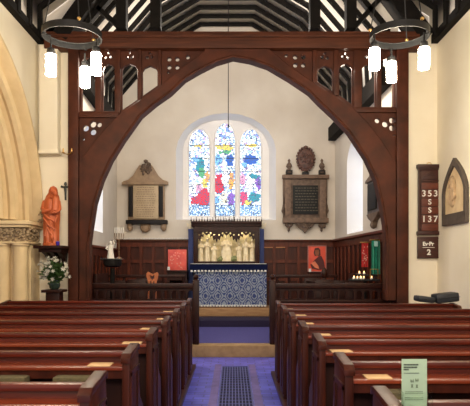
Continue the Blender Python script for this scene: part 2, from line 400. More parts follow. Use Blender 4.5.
def glass_mat(name, blobs, org, yband):
    m = bpy.data.materials.new(name); m.use_nodes = True; nt = m.node_tree; N = nt.nodes.new; L = nt.links.new
    b = nt.nodes['Principled BSDF']; b.inputs['Roughness'].default_value=.3; b.inputs['Base Color'].default_value=(.002,.002,.003,1); b.inputs['Specular IOR Level'].default_value=.1
    geo = N('ShaderNodeNewGeometry')
    def vor(scale, feat='F1'):
        v = N('ShaderNodeTexVoronoi'); v.inputs['Scale'].default_value=scale; v.feature=feat; L(geo.outputs['Position'], v.inputs['Vector']); return v
    v = vor(23); e = vor(23,'DISTANCE_TO_EDGE')
    base = N('ShaderNodeValToRGB'); sep = N('ShaderNodeSeparateColor'); L(v.outputs['Color'], sep.inputs[0]); L(sep.outputs[0], base.inputs[0])
    cr = base.color_ramp; cr.interpolation='CONSTANT'
    cr.elements[0].position=0; cr.elements[0].color=(.60,.75,.90,1); cr.elements[1].position=.35; cr.elements[1].color=(.80,.84,.90,1)
    for p,c in ((.66,(.30,.48,.72,1)),(.78,(.80,.74,.50,1)),(.86,(.14,.22,.50,1)),(.93,(.42,.28,.50,1))):
        x=cr.elements.new(p); x.color=c
    cur = base.outputs[0]
    for (px,py,rx,rz,c) in blobs:
        c0 = P(px,py,D2); s = N('ShaderNodeVectorMath'); s.operation='SUBTRACT'; L(v.outputs['Position'], s.inputs[0]); s.inputs[1].default_value=c0
        mu = N('ShaderNodeVectorMath'); mu.operation='MULTIPLY'; L(s.outputs[0], mu.inputs[0]); k=F/D2; mu.inputs[1].default_value=(k/rx,0,k/rz)
        ln = N('ShaderNodeVectorMath'); ln.operation='LENGTH'; L(mu.outputs[0], ln.inputs[0])
        lt = N('ShaderNodeMath'); lt.operation='LESS_THAN'; L(ln.outputs['Value'], lt.inputs[0]); lt.inputs[1].default_value=1
        mx = N('ShaderNodeMix'); mx.data_type='RGBA'; L(lt.outputs[0], mx.inputs[0]); L(cur, mx.inputs[6]); mx.inputs[7].default_value=(*[k_*(.72 if c!=WHT else .9) for k_ in c],1); cur = mx.outputs[2]
    # lower band of patterned quarries
    sp = N('ShaderNodeSeparateXYZ'); L(geo.outputs['Position'], sp.inputs[0])
    lt = N('ShaderNodeMath'); lt.operation='LESS_THAN'; L(sp.outputs['Z'], lt.inputs[0]); lt.inputs[1].default_value=PZ(yband,D2)
    v2 = vor(34); r2=N('ShaderNodeValToRGB'); s2=N('ShaderNodeSeparateColor'); L(v2.outputs['Color'], s2.inputs[0]); L(s2.outputs[1], r2.inputs[0])
    r2.color_ramp.interpolation='CONSTANT'; r2.color_ramp.elements[0].color=(.60,.75,.95,1); r2.color_ramp.elements[1].position=.55; r2.color_ramp.elements[1].color=(.10,.22,.42,1)
    mx = N('ShaderNodeMix'); mx.data_type='RGBA'; L(lt.outputs[0], mx.inputs[0]); L(cur, mx.inputs[6]); L(r2.outputs[0], mx.inputs[7]); cur=mx.outputs[2]
    le = N('ShaderNodeMath'); le.operation='LESS_THAN'; L(e.outputs['Distance'], le.inputs[0]); le.inputs[1].default_value=.095
    mx = N('ShaderNodeMix'); mx.data_type='RGBA'; L(le.outputs[0], mx.inputs[0]); L(cur, mx.inputs[6]); mx.inputs[7].default_value=(.05,.07,.12,1)
    L(mx.outputs[2], b.inputs['Emission Color']); b.inputs['Emission Strength'].default_value=GLASS_E
    return m
RED=(.65,.015,.03); BLU=(.02,.11,.50); TEAL=(.02,.28,.34); GRN=(.10,.40,.15); YEL=(.95,.70,.10); ORG=(.9,.40,.08); PUR=(.25,.10,.50); PNK=(.85,.35,.50); SKY=(.20,.50,.95); WHT=(1,1,1)
B1=[(198.5,146,6,1.6,YEL),(200,166,4.5,9,TEAL),(196,159,4,3,SKY),(202,172,3,5,GRN),(204.5,183,3,4,YEL),(207,176,2,6,ORG),(203.5,198,6.5,10,RED),(195,200,4,4,RED),(193,188,3,6,WHT),(199,188,3,4,PNK)]
B2=[(225,147,9,2.8,YEL),(225,152,6,2,GRN),(218,160,4,5,SKY),(230,160,3.6,6,BLU),(219,184,5,10,RED),(225,176,3.4,8,WHT),(231.5,181,2.5,9,ORG),(231,199,3.2,7,PUR),(224,198,3,6,(.95,.85,.6)),(217,200,2.5,4,SKY)]
B3=[(250.5,145,6,1.6,YEL),(251,159,7,4.5,BLU),(245,165,3,3,SKY),(254,176,6,2.6,TEAL),(243,179,3,5,PNK),(258.6,184,2.4,8,PUR),(250,184,4,7,WHT),(243.5,198,4,7,(.8,.05,.15)),(254.5,197,6,4,TEAL),(248,203,4,3,YEL)]
for i,(lp,bl) in enumerate(zip(lights,(B1,B2,B3))):
    gm = glass_mat('stained_glass', bl, None, 205)
    plate('stained_glass', [lp], D2+.05, .01, gm, win)
# saddle bars and frames
q = MB()
for (a,b) in ((188.5,210),(214.5,235.5),(239.5,261.5)):
    for y in (145,158,171,184,205): q.box(PX(a,D2),PX(b,D2),D2+.03,D2+.042,PZ(y,D2)-.006,PZ(y,D2)+.006)
q.build('saddle_bars', darkiron, win)
# stepped roll mouldings round each light
q = MB()
for lp in lights: q.tube([(x,D2-.005,z) for x,z in lp], .018, 6, closed=True)
q.build('roll_moulding', plaster_w, win)

# chancel side walls with splayed windows
def side_wall(sgn, name, y0, y1, wn):
    xw = (CLW if sgn<0 else CRW)
    z0,zs,zt = 2.12,3.55,4.05
    hole = pointed(y0,y1,z0,zs,zt,8,1)
    g0,g1 = y0+.30, y1-.30
    gl = pointed(g0,g1,z0+.25,zs-.1,zt-.35,8,1)
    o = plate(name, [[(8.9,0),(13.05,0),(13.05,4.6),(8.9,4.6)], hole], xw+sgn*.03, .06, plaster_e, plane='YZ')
    def shear_obj(ob):
        for v in ob.data.vertices:
            y = v.co.y+ob.location.y; v.co.x += sk(y)
    shear_obj(o); struct(o)
    xg = xw+sgn*.50
    q = MB(); A=[q.bm.verts.new((xw+sk(y),y,z)) for y,z in hole]; B=[q.bm.verts.new((xg+sk(y),y,z)) for y,z in gl]
    for i in range(len(A)): j=(i+1)%len(A); q.bm.faces.new((A[i],A[j],B[j],B[i]))
    struct(q.build('trim_splay_'+name[5:], plaster_w))
    gm = MATS.get('clear_window_glass') or emat('clear_window_glass', (.56,.74,1.0), SIDE_E)
    wf = plate(wn, [gl, pointed(g0+.03,g1-.03,z0+.28,zs-.12,zt-.39,8,1)], xg+sgn*.03, .08, plaster_w, plane='YZ'); shear_obj(wf); struct(wf)
    p = plate('glass_pane', [gl], xg+sgn*.06, .01, gm, wf, plane='YZ'); 
    for v in p.data.vertices: v.co.x += sk(v.co.y+wloc(p).y)
side_wall(-1, 'wall_chancel_left', 9.5, 11.3, 'window_2')
side_wall(1, 'wall_chancel_right', 10.6, 11.85, 'window_3')

# ------------------------------------------------------------------ wainscot
def wains(name, x0, x1, z0, z1, y, n, m, label, lit_rail=None):
    t = thing(name, ((x0+x1)/2, y, z0), label, 'panelling')
    MB().box(x0,x1,y-.02,y,z0,z1).build('panel', mat('wainscot_field',(.075,.015,.006),(.035,.007,.003),.45,5,(4,4,.7),.05,spec=.25), t)
    q = MB()
    q.box(x0,x1,y-.065,y-.02,z0,z0+.14); q.box(x0,x1,y-.065,y-.02,z1-.12,z1); q.box(x0,x1,y-.06,y-.02,z0+.75,z0+.83); q.box(x0,x1,y-.06,y-.02,z1-.50,z1-.42)
    for i in range(n+1):
        x = x0+(x1-x0)*i/n; a=max(x0,x-.035); b=min(x1,x+.035); q.box(a,b,y-.062,y-.02,z0,z1-.02)
    q.build('rails', m, t)
    MB().box(x0,x1,y-.11,y,z1,z1+.05,.012).build('capping', framewood, t)
    return t
wL = wains('wall_panelling', ex0+.2, PX(190,YE), .33, 2.0, YE, 6, panelwood, 'red brown panelled wainscot on east wall left of the altar')
q = MB()
n=46
for i in range(n):
    x = ex0+.22+(PX(190,YE)-ex0-.24)*i/n; q.ball((x+.02,YE-.06,2.075),.018,.018,.022,1)
q.build('beaded_edge', whitepaint, wL)
wR = wains('wall_panelling', PX(262,YE), ex1-.2, .33, 2.0, YE, 6, panelwood, 'red brown panelled wainscot on east wall right of the altar')
MB().box(PX(263,YE),PX(286,YE),YE-.06,YE-.02,PZ(248,YE),PZ(243,YE)).build('plaque', mat('painted_lit_oak', (.42,.17,.05), (.32,.12,.035), .5, 6), wR)  # lamplit stretch of the rail, painted as a lighter strip
def side_wains(sgn, z1, label):
    xw = (CLW if sgn<0 else CRW)
    t = thing('wall_panelling', (xw+sk(11),11,.19), label, 'panelling')
    q=MB(); a,b = sorted((xw, xw-sgn*.03)); q.box(a,b,8.95,YE-.12,.17,z1); q.shear(skew); q.build('panel', panelwood_d, t)
    q=MB(); a,b = sorted((xw-sgn*.03, xw-sgn*.055))
    for i in range(12): y=9.0+i*.35; q.box(a,b,y,y+.07,.17,z1)
    q.box(a,b,8.95,YE-.12,z1-.14,z1); q.box(a,b,8.95,YE-.12,1.0,1.08); q.box(a,b,8.95,YE-.12,.17,.3); q.shear(skew); q.build('rails', panelwood, t)
    q=MB(); a,b = sorted((xw, xw-sgn*.11)); q.box(a,b,8.95,YE-.12,z1,z1+.05,.01); q.shear(skew); q.build('capping', panelwood, t)
side_wains(-1, 1.78, 'dark panelled wainscot along the left chancel wall')
side_wains(1, 2.0, 'dark panelled wainscot along the right chancel wall under the window')

# ------------------------------------------------------------------ timber arch frame
fr = thing('chancel_arch_frame', (0,YF,0), 'great red brown oak arch frame with tie beam and pierced spandrels', 'arch')
MB().box(PX(70,YF),PX(80.5,YF),YF-.12,YF+.14,0,4.9,.015).build('post', framewood, fr)
MB().box(PX(394.5,YF),PX(406.5,YF),YF-.12,YF+.14,0,4.9,.015).build('post', framewood, fr)
MB().box(PX(44,YF-.15),PX(421,YF-.15),YF-.17,YF+.17,PZ(48,YF-.17),PZ(31,YF-.17),.02).build('tie_beam', beamwood, fr)
MB().box(PX(46,YF-.15),PX(419,YF-.15),YF-.20,YF-.165,PZ(37.5,YF-.17),PZ(34.5,YF-.17),.01).build('beam_moulding', beamwood, fr)
inL = [(88,300),(88,243),(89.5,232),(94,203),(101,180),(110,160),(123,139),(140,115),(155,102.5),(170,92),(184.5,78),(200,69),(216,61),(233,56)]
outL = [(233,48),(205,48),(205,52),(187,65),(170,79),(159,88),(140,101),(121,114),(108,127),(95,143),(80,162),(80,300)]
inR = [(387,300),(387,243),(386,225),(383,206),(377,180),(367,158),(349.6,131.5),(335,116),(320,102),(310,91.5),(290,78),(268,65),(250,59),(233,56)]
outR = [(233,48),(266,48),(269,50),(290,67.5),(310,81),(320,87.5),(337,98),(354,110),(366,122),(380,140),(395,163),(395,300)]
plate('arch_brace', [XZ(inL+outL, YF-.1)], YF, .24, framewood, fr, bevel=.008)
plate('arch_brace', [XZ(inR+outR, YF-.1)], YF, .24, framewood, fr, bevel=.008)
# thin roll along each arch edge
for ins in (inL,inR):
    MB().tube([P(a,b,YF-.13) for a,b in ins], .022, 6).build('arch_roll', framewood, fr)
def off(pts, d): return [(a,b+d) for a,b in pts]
def bayhole(x0,x1,top,b0,b1):
    cx=(x0+x1)/2; h=(x1-x0)/2
    return [(x0,b0),(x1,b1),(x1,top+6),(x1-h*.25,top+2.5),(cx,top),(x0+h*.25,top+2.5),(x0,top+6)]
def tref(cx,cy,r): return [circ(PX(cx+dx,YF),PZ(cy+dy,YF),r*YF/F,12) for dx,dy in ((-1.25*r,0),(1.1*r,-1.25*r),(1.1*r,1.25*r))]
# left spandrel
holesL = [XZ(bayhole(82,96,57,112,112),YF), XZ(bayhole(103,115.5,64,112,112),YF), XZ(bayhole(122,138,64,111.5,100.5),YF), XZ(bayhole(142.5,158,66,97.5,86.5),YF)]
for cx in (109,130,150):
    holesL += [circ(PX(cx-2.3,YF),PZ(58.5,YF),2.0*YF/F,10), circ(PX(cx+2.3,YF),PZ(58,YF),2.0*YF/F,10), circ(PX(cx,YF),PZ(54,YF),1.6*YF/F,10)]
for dx,dy in ((-4,-4),(4,-4),(-4,4),(4,4)): holesL.append(circ(PX(173.5+dx,YF),PZ(64+dy,YF),2.7*YF/F,10,))
holesL.append(circ(PX(188,YF),PZ(58,YF),2.4*YF/F,12)); holesL.append(circ(PX(168.5,YF),PZ(73.5,YF),1.5*YF/F,10))
spL = XZ([(80,48),(206,48),(206,54),(187,67),(170,81),(159,90),(140,103),(121,116),(80,116)],YF)
plate('pierced_spandrel', [spL]+holesL, YF, .07, framewood, fr, bevel=.006)
lowL = XZ([(80,113.5),(124,113.5),(108,130),(95,146),(80,166)],YF)
plate('spandrel_panel', [lowL, *tref(90.5,129,3.1), circ(PX(100,YF),PZ(125.5,YF),2.5*YF/F,12), circ(PX(84.5,YF),PZ(140,YF),1.2*YF/F,10)], YF-.02, .06, framewood, fr)
MB().box(PX(80,YF),PX(120,YF),YF-.10,YF+.08,PZ(119,YF),PZ(113.5,YF),.01).build('spandrel_rail', framewood, fr)
for x0,x1,b in ((96.5,102.5,114),(116,121.5,114),(138.5,142,103),(158.5,162,90)):
    MB().box(PX(x0,YF),PX(x1,YF),YF-.08,YF+.08,PZ(b,YF),PZ(47,YF),.008).build('mullion', framewood, fr)
# right spandrel
holesR = [XZ(bayhole(380.5,394,57,108,108),YF), XZ(bayhole(361,375,64,108,108),YF), XZ(bayhole(338.5,352,64,96,106),YF), XZ(bayhole(317,332.5,66,83,93),YF)]
for cx in (368,345,324.5):
    holesR += [circ(PX(cx-2.6,YF),PZ(58,YF),2.2*YF/F,10), circ(PX(cx+2.4,YF),PZ(59,YF),2.0*YF/F,10), circ(PX(cx,YF),PZ(54.5,YF),1.7*YF/F,10)]
for dx,dy in ((-4,-4),(4,-4),(-4,4),(4,4)): holesR.append(circ(PX(299+dx,YF),PZ(62+dy,YF),2.7*YF/F,10))
holesR.append(circ(PX(286,YF),PZ(56.5,YF),2.0*YF/F,12)); 
spR = XZ([(266,48),(395,48),(395,112),(354,112),(337,100),(320,89),(310,83),(290,69.5),(269,52)],YF)
plate('pierced_spandrel', [spR]+holesR, YF, .07, framewood, fr, bevel=.006)
lowR = XZ([(352,110),(395,110),(395,166),(380,143),(366,125)],YF)
plate('spandrel_panel', [lowR, *tref(388,125,3.0), circ(PX(376.5,YF),PZ(121.5,YF),2.5*YF/F,12), circ(PX(393,YF),PZ(136,YF),1.2*YF/F,10)], YF-.02, .06, framewood, fr)
MB().box(PX(352,YF),PX(395,YF),YF-.10,YF+.08,PZ(114,YF),PZ(109,YF),.01).build('spandrel_rail', framewood, fr)
for x0,x1,b in ((375.5,380,110),(353,360.5,110),(333,338,97),(312,316.5,85)):
    MB().box(PX(x0,YF),PX(x1,YF),YF-.08,YF+.08,PZ(b,YF),PZ(47,YF),.008).build('mullion', framewood, fr)
# strip just beyond the right spandrel (sliver of wall shows on photo's left bay too)
# black trussing above the tie beam
tr = thing('roof_truss', (0,YF,5.15), 'black timber truss of posts, braces and principals above the tie beam', 'truss')
zt = PZ(30,YF)
for x in (122,156,314.5,350.5): MB().box(PX(x-5,YF),PX(x+5,YF),YF-.09,YF+.09,zt,7.0 if 150<x<330 else 6.6).build('post', blackwood, tr)
for sx,(a,b,c,d) in ((-1,(63,40,112,-28)),(1,(424,40,372,-30))):
    MB().bar(P(a,b,YF),P(c,d,YF),  .24,.36,(0,1,0)).build('principal_rafter', blackwood, tr)
for (a,b,c,d) in ((84,28,118,-12),(84,-4,118,26),(92,-30,125,8),(386,30,352,-12),(384,-6,352,30),(372,-30,346,4)):
    MB().bar(P(a,b,YF+.03),P(c,d,YF+.03),.07,.11,(0,1,0)).build('cross_brace', blackwood, tr)

# ------------------------------------------------------------------ low chancel screen
def screen(x0, x1, xn0, xn1, label, name='chancel_screen'):
    y = 8.9; t = thing(name, ((x0+x1)/2, y, .19), label, 'screen')
    MB().box(x0,x1,y-.06,y+.06,1.09,1.17,.012).build('top_rail', panelwood_d, t)
    MB().box(x0,x1,y-.04,y+.04,.86,.90,.006).build('middle_rail', panelwood_d, t)
    n=int((x1-x0)/.125); w=(x1-x0)/n; hs=[]
    for i in range(n):
        a=x0+i*w+.014; b=a+w-.028; hs.append(pointed(a,b,.915,1.0,1.06,4)); 
    plate('pierced_frieze', [[(x0,.89),(x1,.89),(x1,1.10),(x0,1.10)]]+hs, y, .035, panelwood_d, t, bevel=.004)
    MB().box(x0,x1,y-.02,y+.02,.19,.88).build('lower_panel', panelwood_d, t)
    q=MB(); m=int((x1-x0)/.4)
    for i in range(m+1): x=x0+(x1-x0)*i/m; q.box(x-.03,x+.03,y-.035,y+.035,.19,.87)
    q.build('muntins', panelwood_d, t)
    q=MB(); q.box(xn0,xn1,y-.08,y+.08,.19,1.22,.01); q.lathe([(.055,1.22),(.03,1.24),(.05,1.27),(.03,1.31),(.0,1.32)],((xn0+xn1)/2,y,0),10)
    q.build('newel_post', panelwood_d, t)
screen(PX(80.5,8.9), PX(195,8.9), PX(193,8.9), PX(199,8.9), 'low dark oak screen with pierced frieze left of chancel entrance')
screen(PX(274,8.9), PX(395,8.9), PX(269.5,8.9), PX(275.5,8.9), 'low dark oak screen with pierced frieze right of chancel entrance')

# ------------------------------------------------------------------ altar
frontal = bpy.data.materials.new('blue_white_damask'); frontal.use_nodes=True
nt=frontal.node_tree; N=nt.nodes.new; L=nt.links.new; b=nt.nodes['Principled BSDF']; b.inputs['Roughness'].default_value=.8
geo=N('ShaderNodeNewGeometry'); sp=N('ShaderNodeSeparateXYZ'); L(geo.outputs['Position'],sp.inputs[0])
def mth(op,a,bv=None,c=None):
    n=N('ShaderNodeMath'); n.operation=op
    for i,v in enumerate((a,bv,c)):
        if v is None: continue
        if isinstance(v,(int,float)): n.inputs[i].default_value=v
        else: L(v,n.inputs[i])
    return n.outputs[0]
cx=mth('COSINE', mth('MULTIPLY', mth('ADD',sp.outputs['X'],.066), 2*PI/.27)); czz=mth('COSINE', mth('MULTIPLY', mth('SUBTRACT',sp.outputs['Z'],1.11), 2*PI/.34))
s_=mth('ADD',cx,czz); s2=mth('MULTIPLY',mth('COSINE',mth('MULTIPLY',sp.outputs['X'],2*PI/.078)),mth('COSINE',mth('MULTIPLY',sp.outputs['Z'],2*PI/.08)))
fr_=mth('SINE', mth('ADD', mth('MULTIPLY',s_,6.0), mth('MULTIPLY',s2,1.1)))
rp=N('ShaderNodeValToRGB'); L(mth('ADD',mth('MULTIPLY',fr_,.5),.5),rp.inputs[0])
rp.color_ramp.elements[0].position=.30; rp.color_ramp.elements[0].color=(.075,.12,.38,1); rp.color_ramp.elements[1].position=.62; rp.color_ramp.elements[1].color=(.52,.60,.74,1)
L(rp.outputs[0],b.inputs['Base Color'])
ax0,ax1 = PX(194,12.2),PX(266.5,12.2)
al = thing('altar', ((ax0+ax1)/2,12.5,.51), 'altar under blue and white damask frontal below the east window', 'altar')
MB().box(ax0+.02,ax1-.02,12.24,12.8,.51,1.47).build('table', panelwood, al)
q=MB(); nf=60
A=[];B=[]
for i in range(nf+1):
    x=ax0+(ax1-ax0)*i/nf; dy=.006*math.sin(i*.9); A.append(q.bm.verts.new((x,12.215+dy,.54))); B.append(q.bm.verts.new((x,12.215,1.46)))
for i in range(nf): q.bm.faces.new((A[i],A[i+1],B[i+1],B[i]))
bmesh.ops.solidify(q.bm, geom=q.bm.faces[:], thickness=.012)
q.build('frontal', frontal, al)
q=MB(); q.box(PX(190,12.2),PX(267.5,12.2),12.17,12.2,PZ(271,12.2),PZ(264,12.2)); q.box(PX(190,12.2),PX(267.5,12.2),12.17,12.82,PZ(264,12.2)-.01,PZ(264,12.2),.004)
q.build('superfrontal', navy, al)
def fringe(y, z, x0, x1, n, nm):
    q=MB()
    for i in range(n): x=x0+(x1-x0)*(i+.5)/n; q.box(x-.022,x+.022,y-.006,y+.006,z-.042,z,.004)
    q.build(nm, whitecloth, al)
fringe(12.16, PZ(270.5,12.2)+.01, PX(190,12.2), PX(267,12.2), 22, 'upper_fringe')
fringe(12.195, .575, ax0, ax1, 24, 'lower_fringe')
tag(MB().box(PX(190.5,12.2),PX(266.5,12.2),12.19,12.8,1.478,1.488,.003).build('altar_cloth', whitecloth), 'thin white linen cloth lying on the altar top', 'cloth')

# reredos
rx0,rx1 = PX(193.8,12.8),PX(259.2,12.8); rc=(rx0+rx1)/2
rr = thing('reredos', (rc,12.9,1.49), 'dark gothic reredos with canopy over lit cream carved figures', 'reredos')
MB().box(rx0,rx1,12.93,12.99,1.49,2.42).build('back_board', mat('gold_ground', (.80,.68,.40), (.52,.43,.22), .6, 14), rr)
MB().box(rx0,rx1,12.72,12.95,1.49,1.54,.008).build('base', panelwood_d, rr)
for a in (rx0, rx1-.10): MB().box(a,a+.10,12.68,12.97,1.49,2.42,.01).build('side_post', panelwood_d, rr)
q=MB(); q.box(rx0-.05,rx1+.05,12.60,12.97,2.40,2.46,.012); q.box(rx0-.05,rx1+.05,12.64,12.97,2.34,2.41,.01); q.box(rx0,rx1,12.66,12.97,2.22,2.35)
q.build('cornice', panelwood_d, rr)
q=MB()
for i in range(27):
    x=rx0-.05+(rx1-rx0+.1)*i/26; hh=.05 if i%2 else .09
    q.prism([(x-.018,2.46),(x+.018,2.46),(x,2.46+hh)],12.63,12.65,'Y'); q.ball((x,12.64,2.46+hh),.010,sub=1)
q.build('cresting', panelwood_d, rr)
# hanging cusped tracery: three gables
lp=[(rx0+.08,2.26),(rx1-.08,2.26)]
hs=[]; low=[]
nb=3; wb=(rx1-rx0-.16)/nb
for k in range(nb,0,-1):
    b1=rx0+.08+wb*k; b0=b1-wb; c=(b0+b1)/2
    low += [(b1-.005,1.98),(b1-.03,2.06),(b1-.07,2.02),(b1-.10,2.12),(b1-.15,2.09),(c+.06,2.18),(c,2.13),(c-.06,2.18),(b0+.15,2.09),(b0+.10,2.12),(b0+.07,2.02),(b0+.03,2.06),(b0+.005,1.98)]
    for dx,dz,r in ((0,2.215,.022),(-.09,2.185,.024),(.09,2.185,.024),(-.17,2.15,.020),(.17,2.15,.020)): hs.append(circ(c+dx,dz,r,8))
plate('cusped_tracery', [[(rx0+.08,2.26)]+list(reversed(low))+[(rx1-.08,2.26)]]+hs, 12.70, .03, panelwood_d, rr)
# figures
def figure(cx, cy, z0, h, w, seated=False, m=cream_relief, parent=rr, face=0, nm='relief_figure'):
    q=MB(); r=w/2
    prof=[(0,.98,.9,.10),(.15,.86,.8,.12),(.35,.78,.72,.12),(.5,.76,.75,.09),(.62,.74,.7,.06),(.72,.74,.6,.03),(.80,.56,.5,.01),(.84,.30,.35,0)]
    if seated: prof=[(0,1.1,1.3,.08),(.2,1.05,1.3,.1),(.42,1.05,1.25,.08),(.47,.85,.9,.05),(.6,.8,.7,.05),(.74,.9,.6,.03),(.80,.70,.5,.01),(.84,.30,.35,0)]
    q.loft([(cx,cy,z0+h*t,r*a,r*.7*b_,f_,7,t*2+cx*5) for t,a,b_,f_ in prof],28)
    q.ball((cx,cy-.01,z0+h*.92),h*.055,h*.06,h*.075)
    q.ball((cx,cy-.01-h*.06,z0+h*.915),h*.012,h*.014,h*.018,1)
    # arms folded towards the chest
    for s in (-1,1):
        q.tube([(cx+s*r*.85,cy,z0+h*.74),(cx+s*r*1.0,cy-r*.35,z0+h*.6),(cx+s*r*.25,cy-r*.85,z0+h*.64)],[h*.045,h*.04,h*.025],8)
        q.ball((cx+s*r*.18,cy-r*.9,z0+h*.65),h*.022,sub=1)
    q.ball((cx,cy+h*.02,z0+h*.925),h*.068,h*.055,h*.085)
    return q.build(nm, m, parent)
for dx,hh,ww,st in ((-.60,.52,.125,0),(-.45,.55,.13,0),(-.29,.43,.125,0),(0,.60,.23,1),(.29,.43,.125,0),(.45,.55,.13,0),(.60,.52,.125,0)):
    figure(rc+dx,12.84,1.54,hh,ww,bool(st))
q=MB()
for dx in (-.14,.17): q.ball((rc+dx,12.78,1.60),.07,.05,.07,2,.35)
q.build('carved_foliage', mat('sage_leaf', (.30,.33,.14), (.18,.20,.08), .6, 30), rr)
for s in (-1,1): light('reredos_lamp','POINT',(rc+s*.30,12.77,2.24),13,(1.0,.86,.58),.04)
# riddel curtains
for s,(a,b) in ((-1,(188.3,193.2)),(1,(259.8,264))):
    x0,x1=PX(a,12.88),PX(b,12.88); q=MB()
    n=8; pts=[(x0+(x1-x0)*i/n, 12.86+.015*(i%2)) for i in range(n+1)]+[(x1-(x1-x0)*i/n, 12.91+.015*(i%2)) for i in range(n+1)]
    q.prism(pts,.515,PZ(229,12.88),'Z')
    tag(q.build('riddel_curtain', bluecurtain), 'blue curtain hanging at %s side of the reredos'%('left' if s<0 else 'right'), 'curtain')
    g_=MB(); c=PX(190.3 if s<0 else 262.6,12.88); z=PZ(229,12.88)+.001
    g_.loft([(c,12.88,z,.028,.022,.1,5,0),(c,12.88,z+.07,.024,.02,.1,5,0),(c,12.88,z+.12,.030,.02,0,5,0),(c,12.88,z+.14,.008,.008,0,5,0)],10); g_.ball((c,12.88,z+.16),.02)
    for k in (-1,1): g_.prism([(c,z+.08),(c+k*.09,z+.16),(c+k*.075,z+.05),(c+k*.03,z+.03)],12.885,12.895,'Y')
    tag(g_.build('angel_figure', mat('pale_gilt',(.80,.70,.50),None,.5)), 'small pale angel standing on %s end of the reredos'%('left' if s<0 else 'right'), 'figurine')
# iron frame with little cross standing above the reredos
q=MB(); y=12.75; a,b=PX(215.5,y),PX(234,y); z0=2.46; z1=PZ(205,y)
for p,r in (((a,z0),(a,z1)),((b,z0),(b,z1)),((a,z1),(b,z1)),((a,z0+.02),(b,z0+.02))): q.bar((p[0],y,p[1]),(r[0],y,r[1]),.014,.014,(0,1,0))
c=PX(226,y); q.bar((c,y,z1),(c,y,z1+.13),.014,.014,(0,1,0)); q.bar((c-.035,y,z1+.085),(c+.035,y,z1+.085),.014,.014,(0,1,0))
for k in range(5): x=a+(b-a)*k/4; q.bar((x,y,z0),(x+(.05 if k<4 else -.05),y,z1),.006,.006,(0,1,0))
tag(q.build('iron_cross_frame', darkiron), 'square black iron frame topped by small cross above the reredos', 'cross')
# chain
q=MB(); y=11.5; x=PX(228.3,y)
q.tube([(x,y,7.0),(x,y,PZ(124,y))],.008,6); q.lathe([(.004,.10),(.018,.06),(.022,.03),(.012,0)],(x,y,PZ(128,y)),10)
tag(q.build('hanging_chain', darkiron), 'thin dark chain hanging from chancel roof before the east window', 'chain')

# ------------------------------------------------------------------ wall monuments
D=YE
def mon_x(px): return PX(px,D)
def mon_z(py): return PZ(py,D)
m1 = thing('wall_monument', (PX(146,D),D,PZ(233,D)), 'cream marble wall tablet with black pilasters and crested pediment', 'monument')
MB().box(mon_x(128.5),mon_x(165),12.92,13.0,mon_z(220),mon_z(184),.006).build('backing', tan_marble, m1)
MB().box(mon_x(134),mon_x(159),12.885,12.93,mon_z(219),mon_z(186),.006).build('tablet', cream_marble, m1)
for a,b in ((129.5,133.5),(159.5,163.5)): MB().box(mon_x(a),mon_x(b),12.87,12.93,mon_z(217),mon_z(187),.006).build('pilaster', black_marble, m1)
q=MB(); q.prism([(mon_x(a),mon_z(b)) for a,b in ((123.5,185),(168.5,185),(168,182),(163.5,180.5),(159,176.5),(155.5,171),(152.5,166),(140,166),(137,171),(133.5,176.5),(129,180.5),(124,182))],12.88,13.0,'Y',.006)
q.prism([(mon_x(a),mon_z(b)) for a,b in ((123,185.5),(169,185.5),(169,183),(123,183))],12.84,12.9,'Y',.006)
q.build('pediment', tan_marble, m1)
q=MB()
for i in range(46):
    a=random.uniform(0,2*PI); r=random.uniform(0,1); q.ball((mon_x(146.5)+.13*r*math.cos(a), 12.87, mon_z(169.5)+.15*r*math.sin(a)),.035,.03,.035,1,.35)
q.ball((mon_x(146.5),12.88,mon_z(162.5)),.05,.04,.05,1,.3)
q.build('carved_crest', grey_stone, m1)
MB().box(mon_x(127),mon_x(168),12.82,13.0,mon_z(224.5),mon_z(220.5),.012).build('shelf', black_marble, m1)
q=MB()
for c in (130.5,164): q.lathe([(.02,0),(.055,.04),(.07,.10),(.06,.13),(.06,.17)],(mon_x(c),12.93,mon_z(231.5)),10,1,.9)
q.build('bracket', tan_marble, m1)
q=MB(); q.ball((mon_x(146),12.94,mon_z(227.5)),.13,.06,.13,2); q.tube([(mon_x(146)+.09*math.cos(a*PI/8),12.885,mon_z(227.5)+.09*math.sin(a*PI/8)) for a in range(16)],.014,6,closed=True)
q.build('roundel', tan_marble, m1)
q=MB()
for i in range(14):
    z=mon_z(188)-i*.052; hw=.20 if i in(0,1,2) else random.uniform(.20,.25); x=mon_x(146.5)-hw
    while x<mon_x(146.5)+hw-.02:
        l=random.uniform(.02,.06); q.box(x,min(x+l,mon_x(146.5)+hw),12.882,12.886,z-.012,z+.006); x+=l+.018
q.build('inscription', mat('inscription_brown',(.30,.21,.13),None,.7), m1)

m2 = thing('wall_monument', (PX(304,D),D,PZ(233,D)), 'brown stone wall monument with black tablet and oval cartouche on top', 'monument')
z8=lambda y:140+y/4.06; x8=lambda x:270+x/4.06
MB().box(mon_x(x8(52)),mon_x(x8(230)),12.9,13.0,mon_z(z8(340)),mon_z(z8(150)),.012).build('frame', grey_stone, m2)
q=MB()
for a,b in ((58,82),(198,224)): q.box(mon_x(x8(a)),mon_x(x8(b)),12.86,12.92,mon_z(z8(320)),mon_z(z8(165)),.008)
q.box(mon_x(x8(48)),mon_x(x8(236)),12.83,12.95,mon_z(z8(160)),mon_z(z8(145)),.008); q.box(mon_x(x8(50)),mon_x(x8(234)),12.84,12.95,mon_z(z8(338)),mon_z(z8(318)),.008)
q.build('pilasters', mat('brown_marble',(.20,.12,.075),(.09,.055,.035),.6,14), m2)
MB().box(mon_x(x8(90)),mon_x(x8(192)),12.87,12.9,mon_z(z8(303)),mon_z(z8(187)),.004).build('tablet', slate_tab, m2)
q=MB()
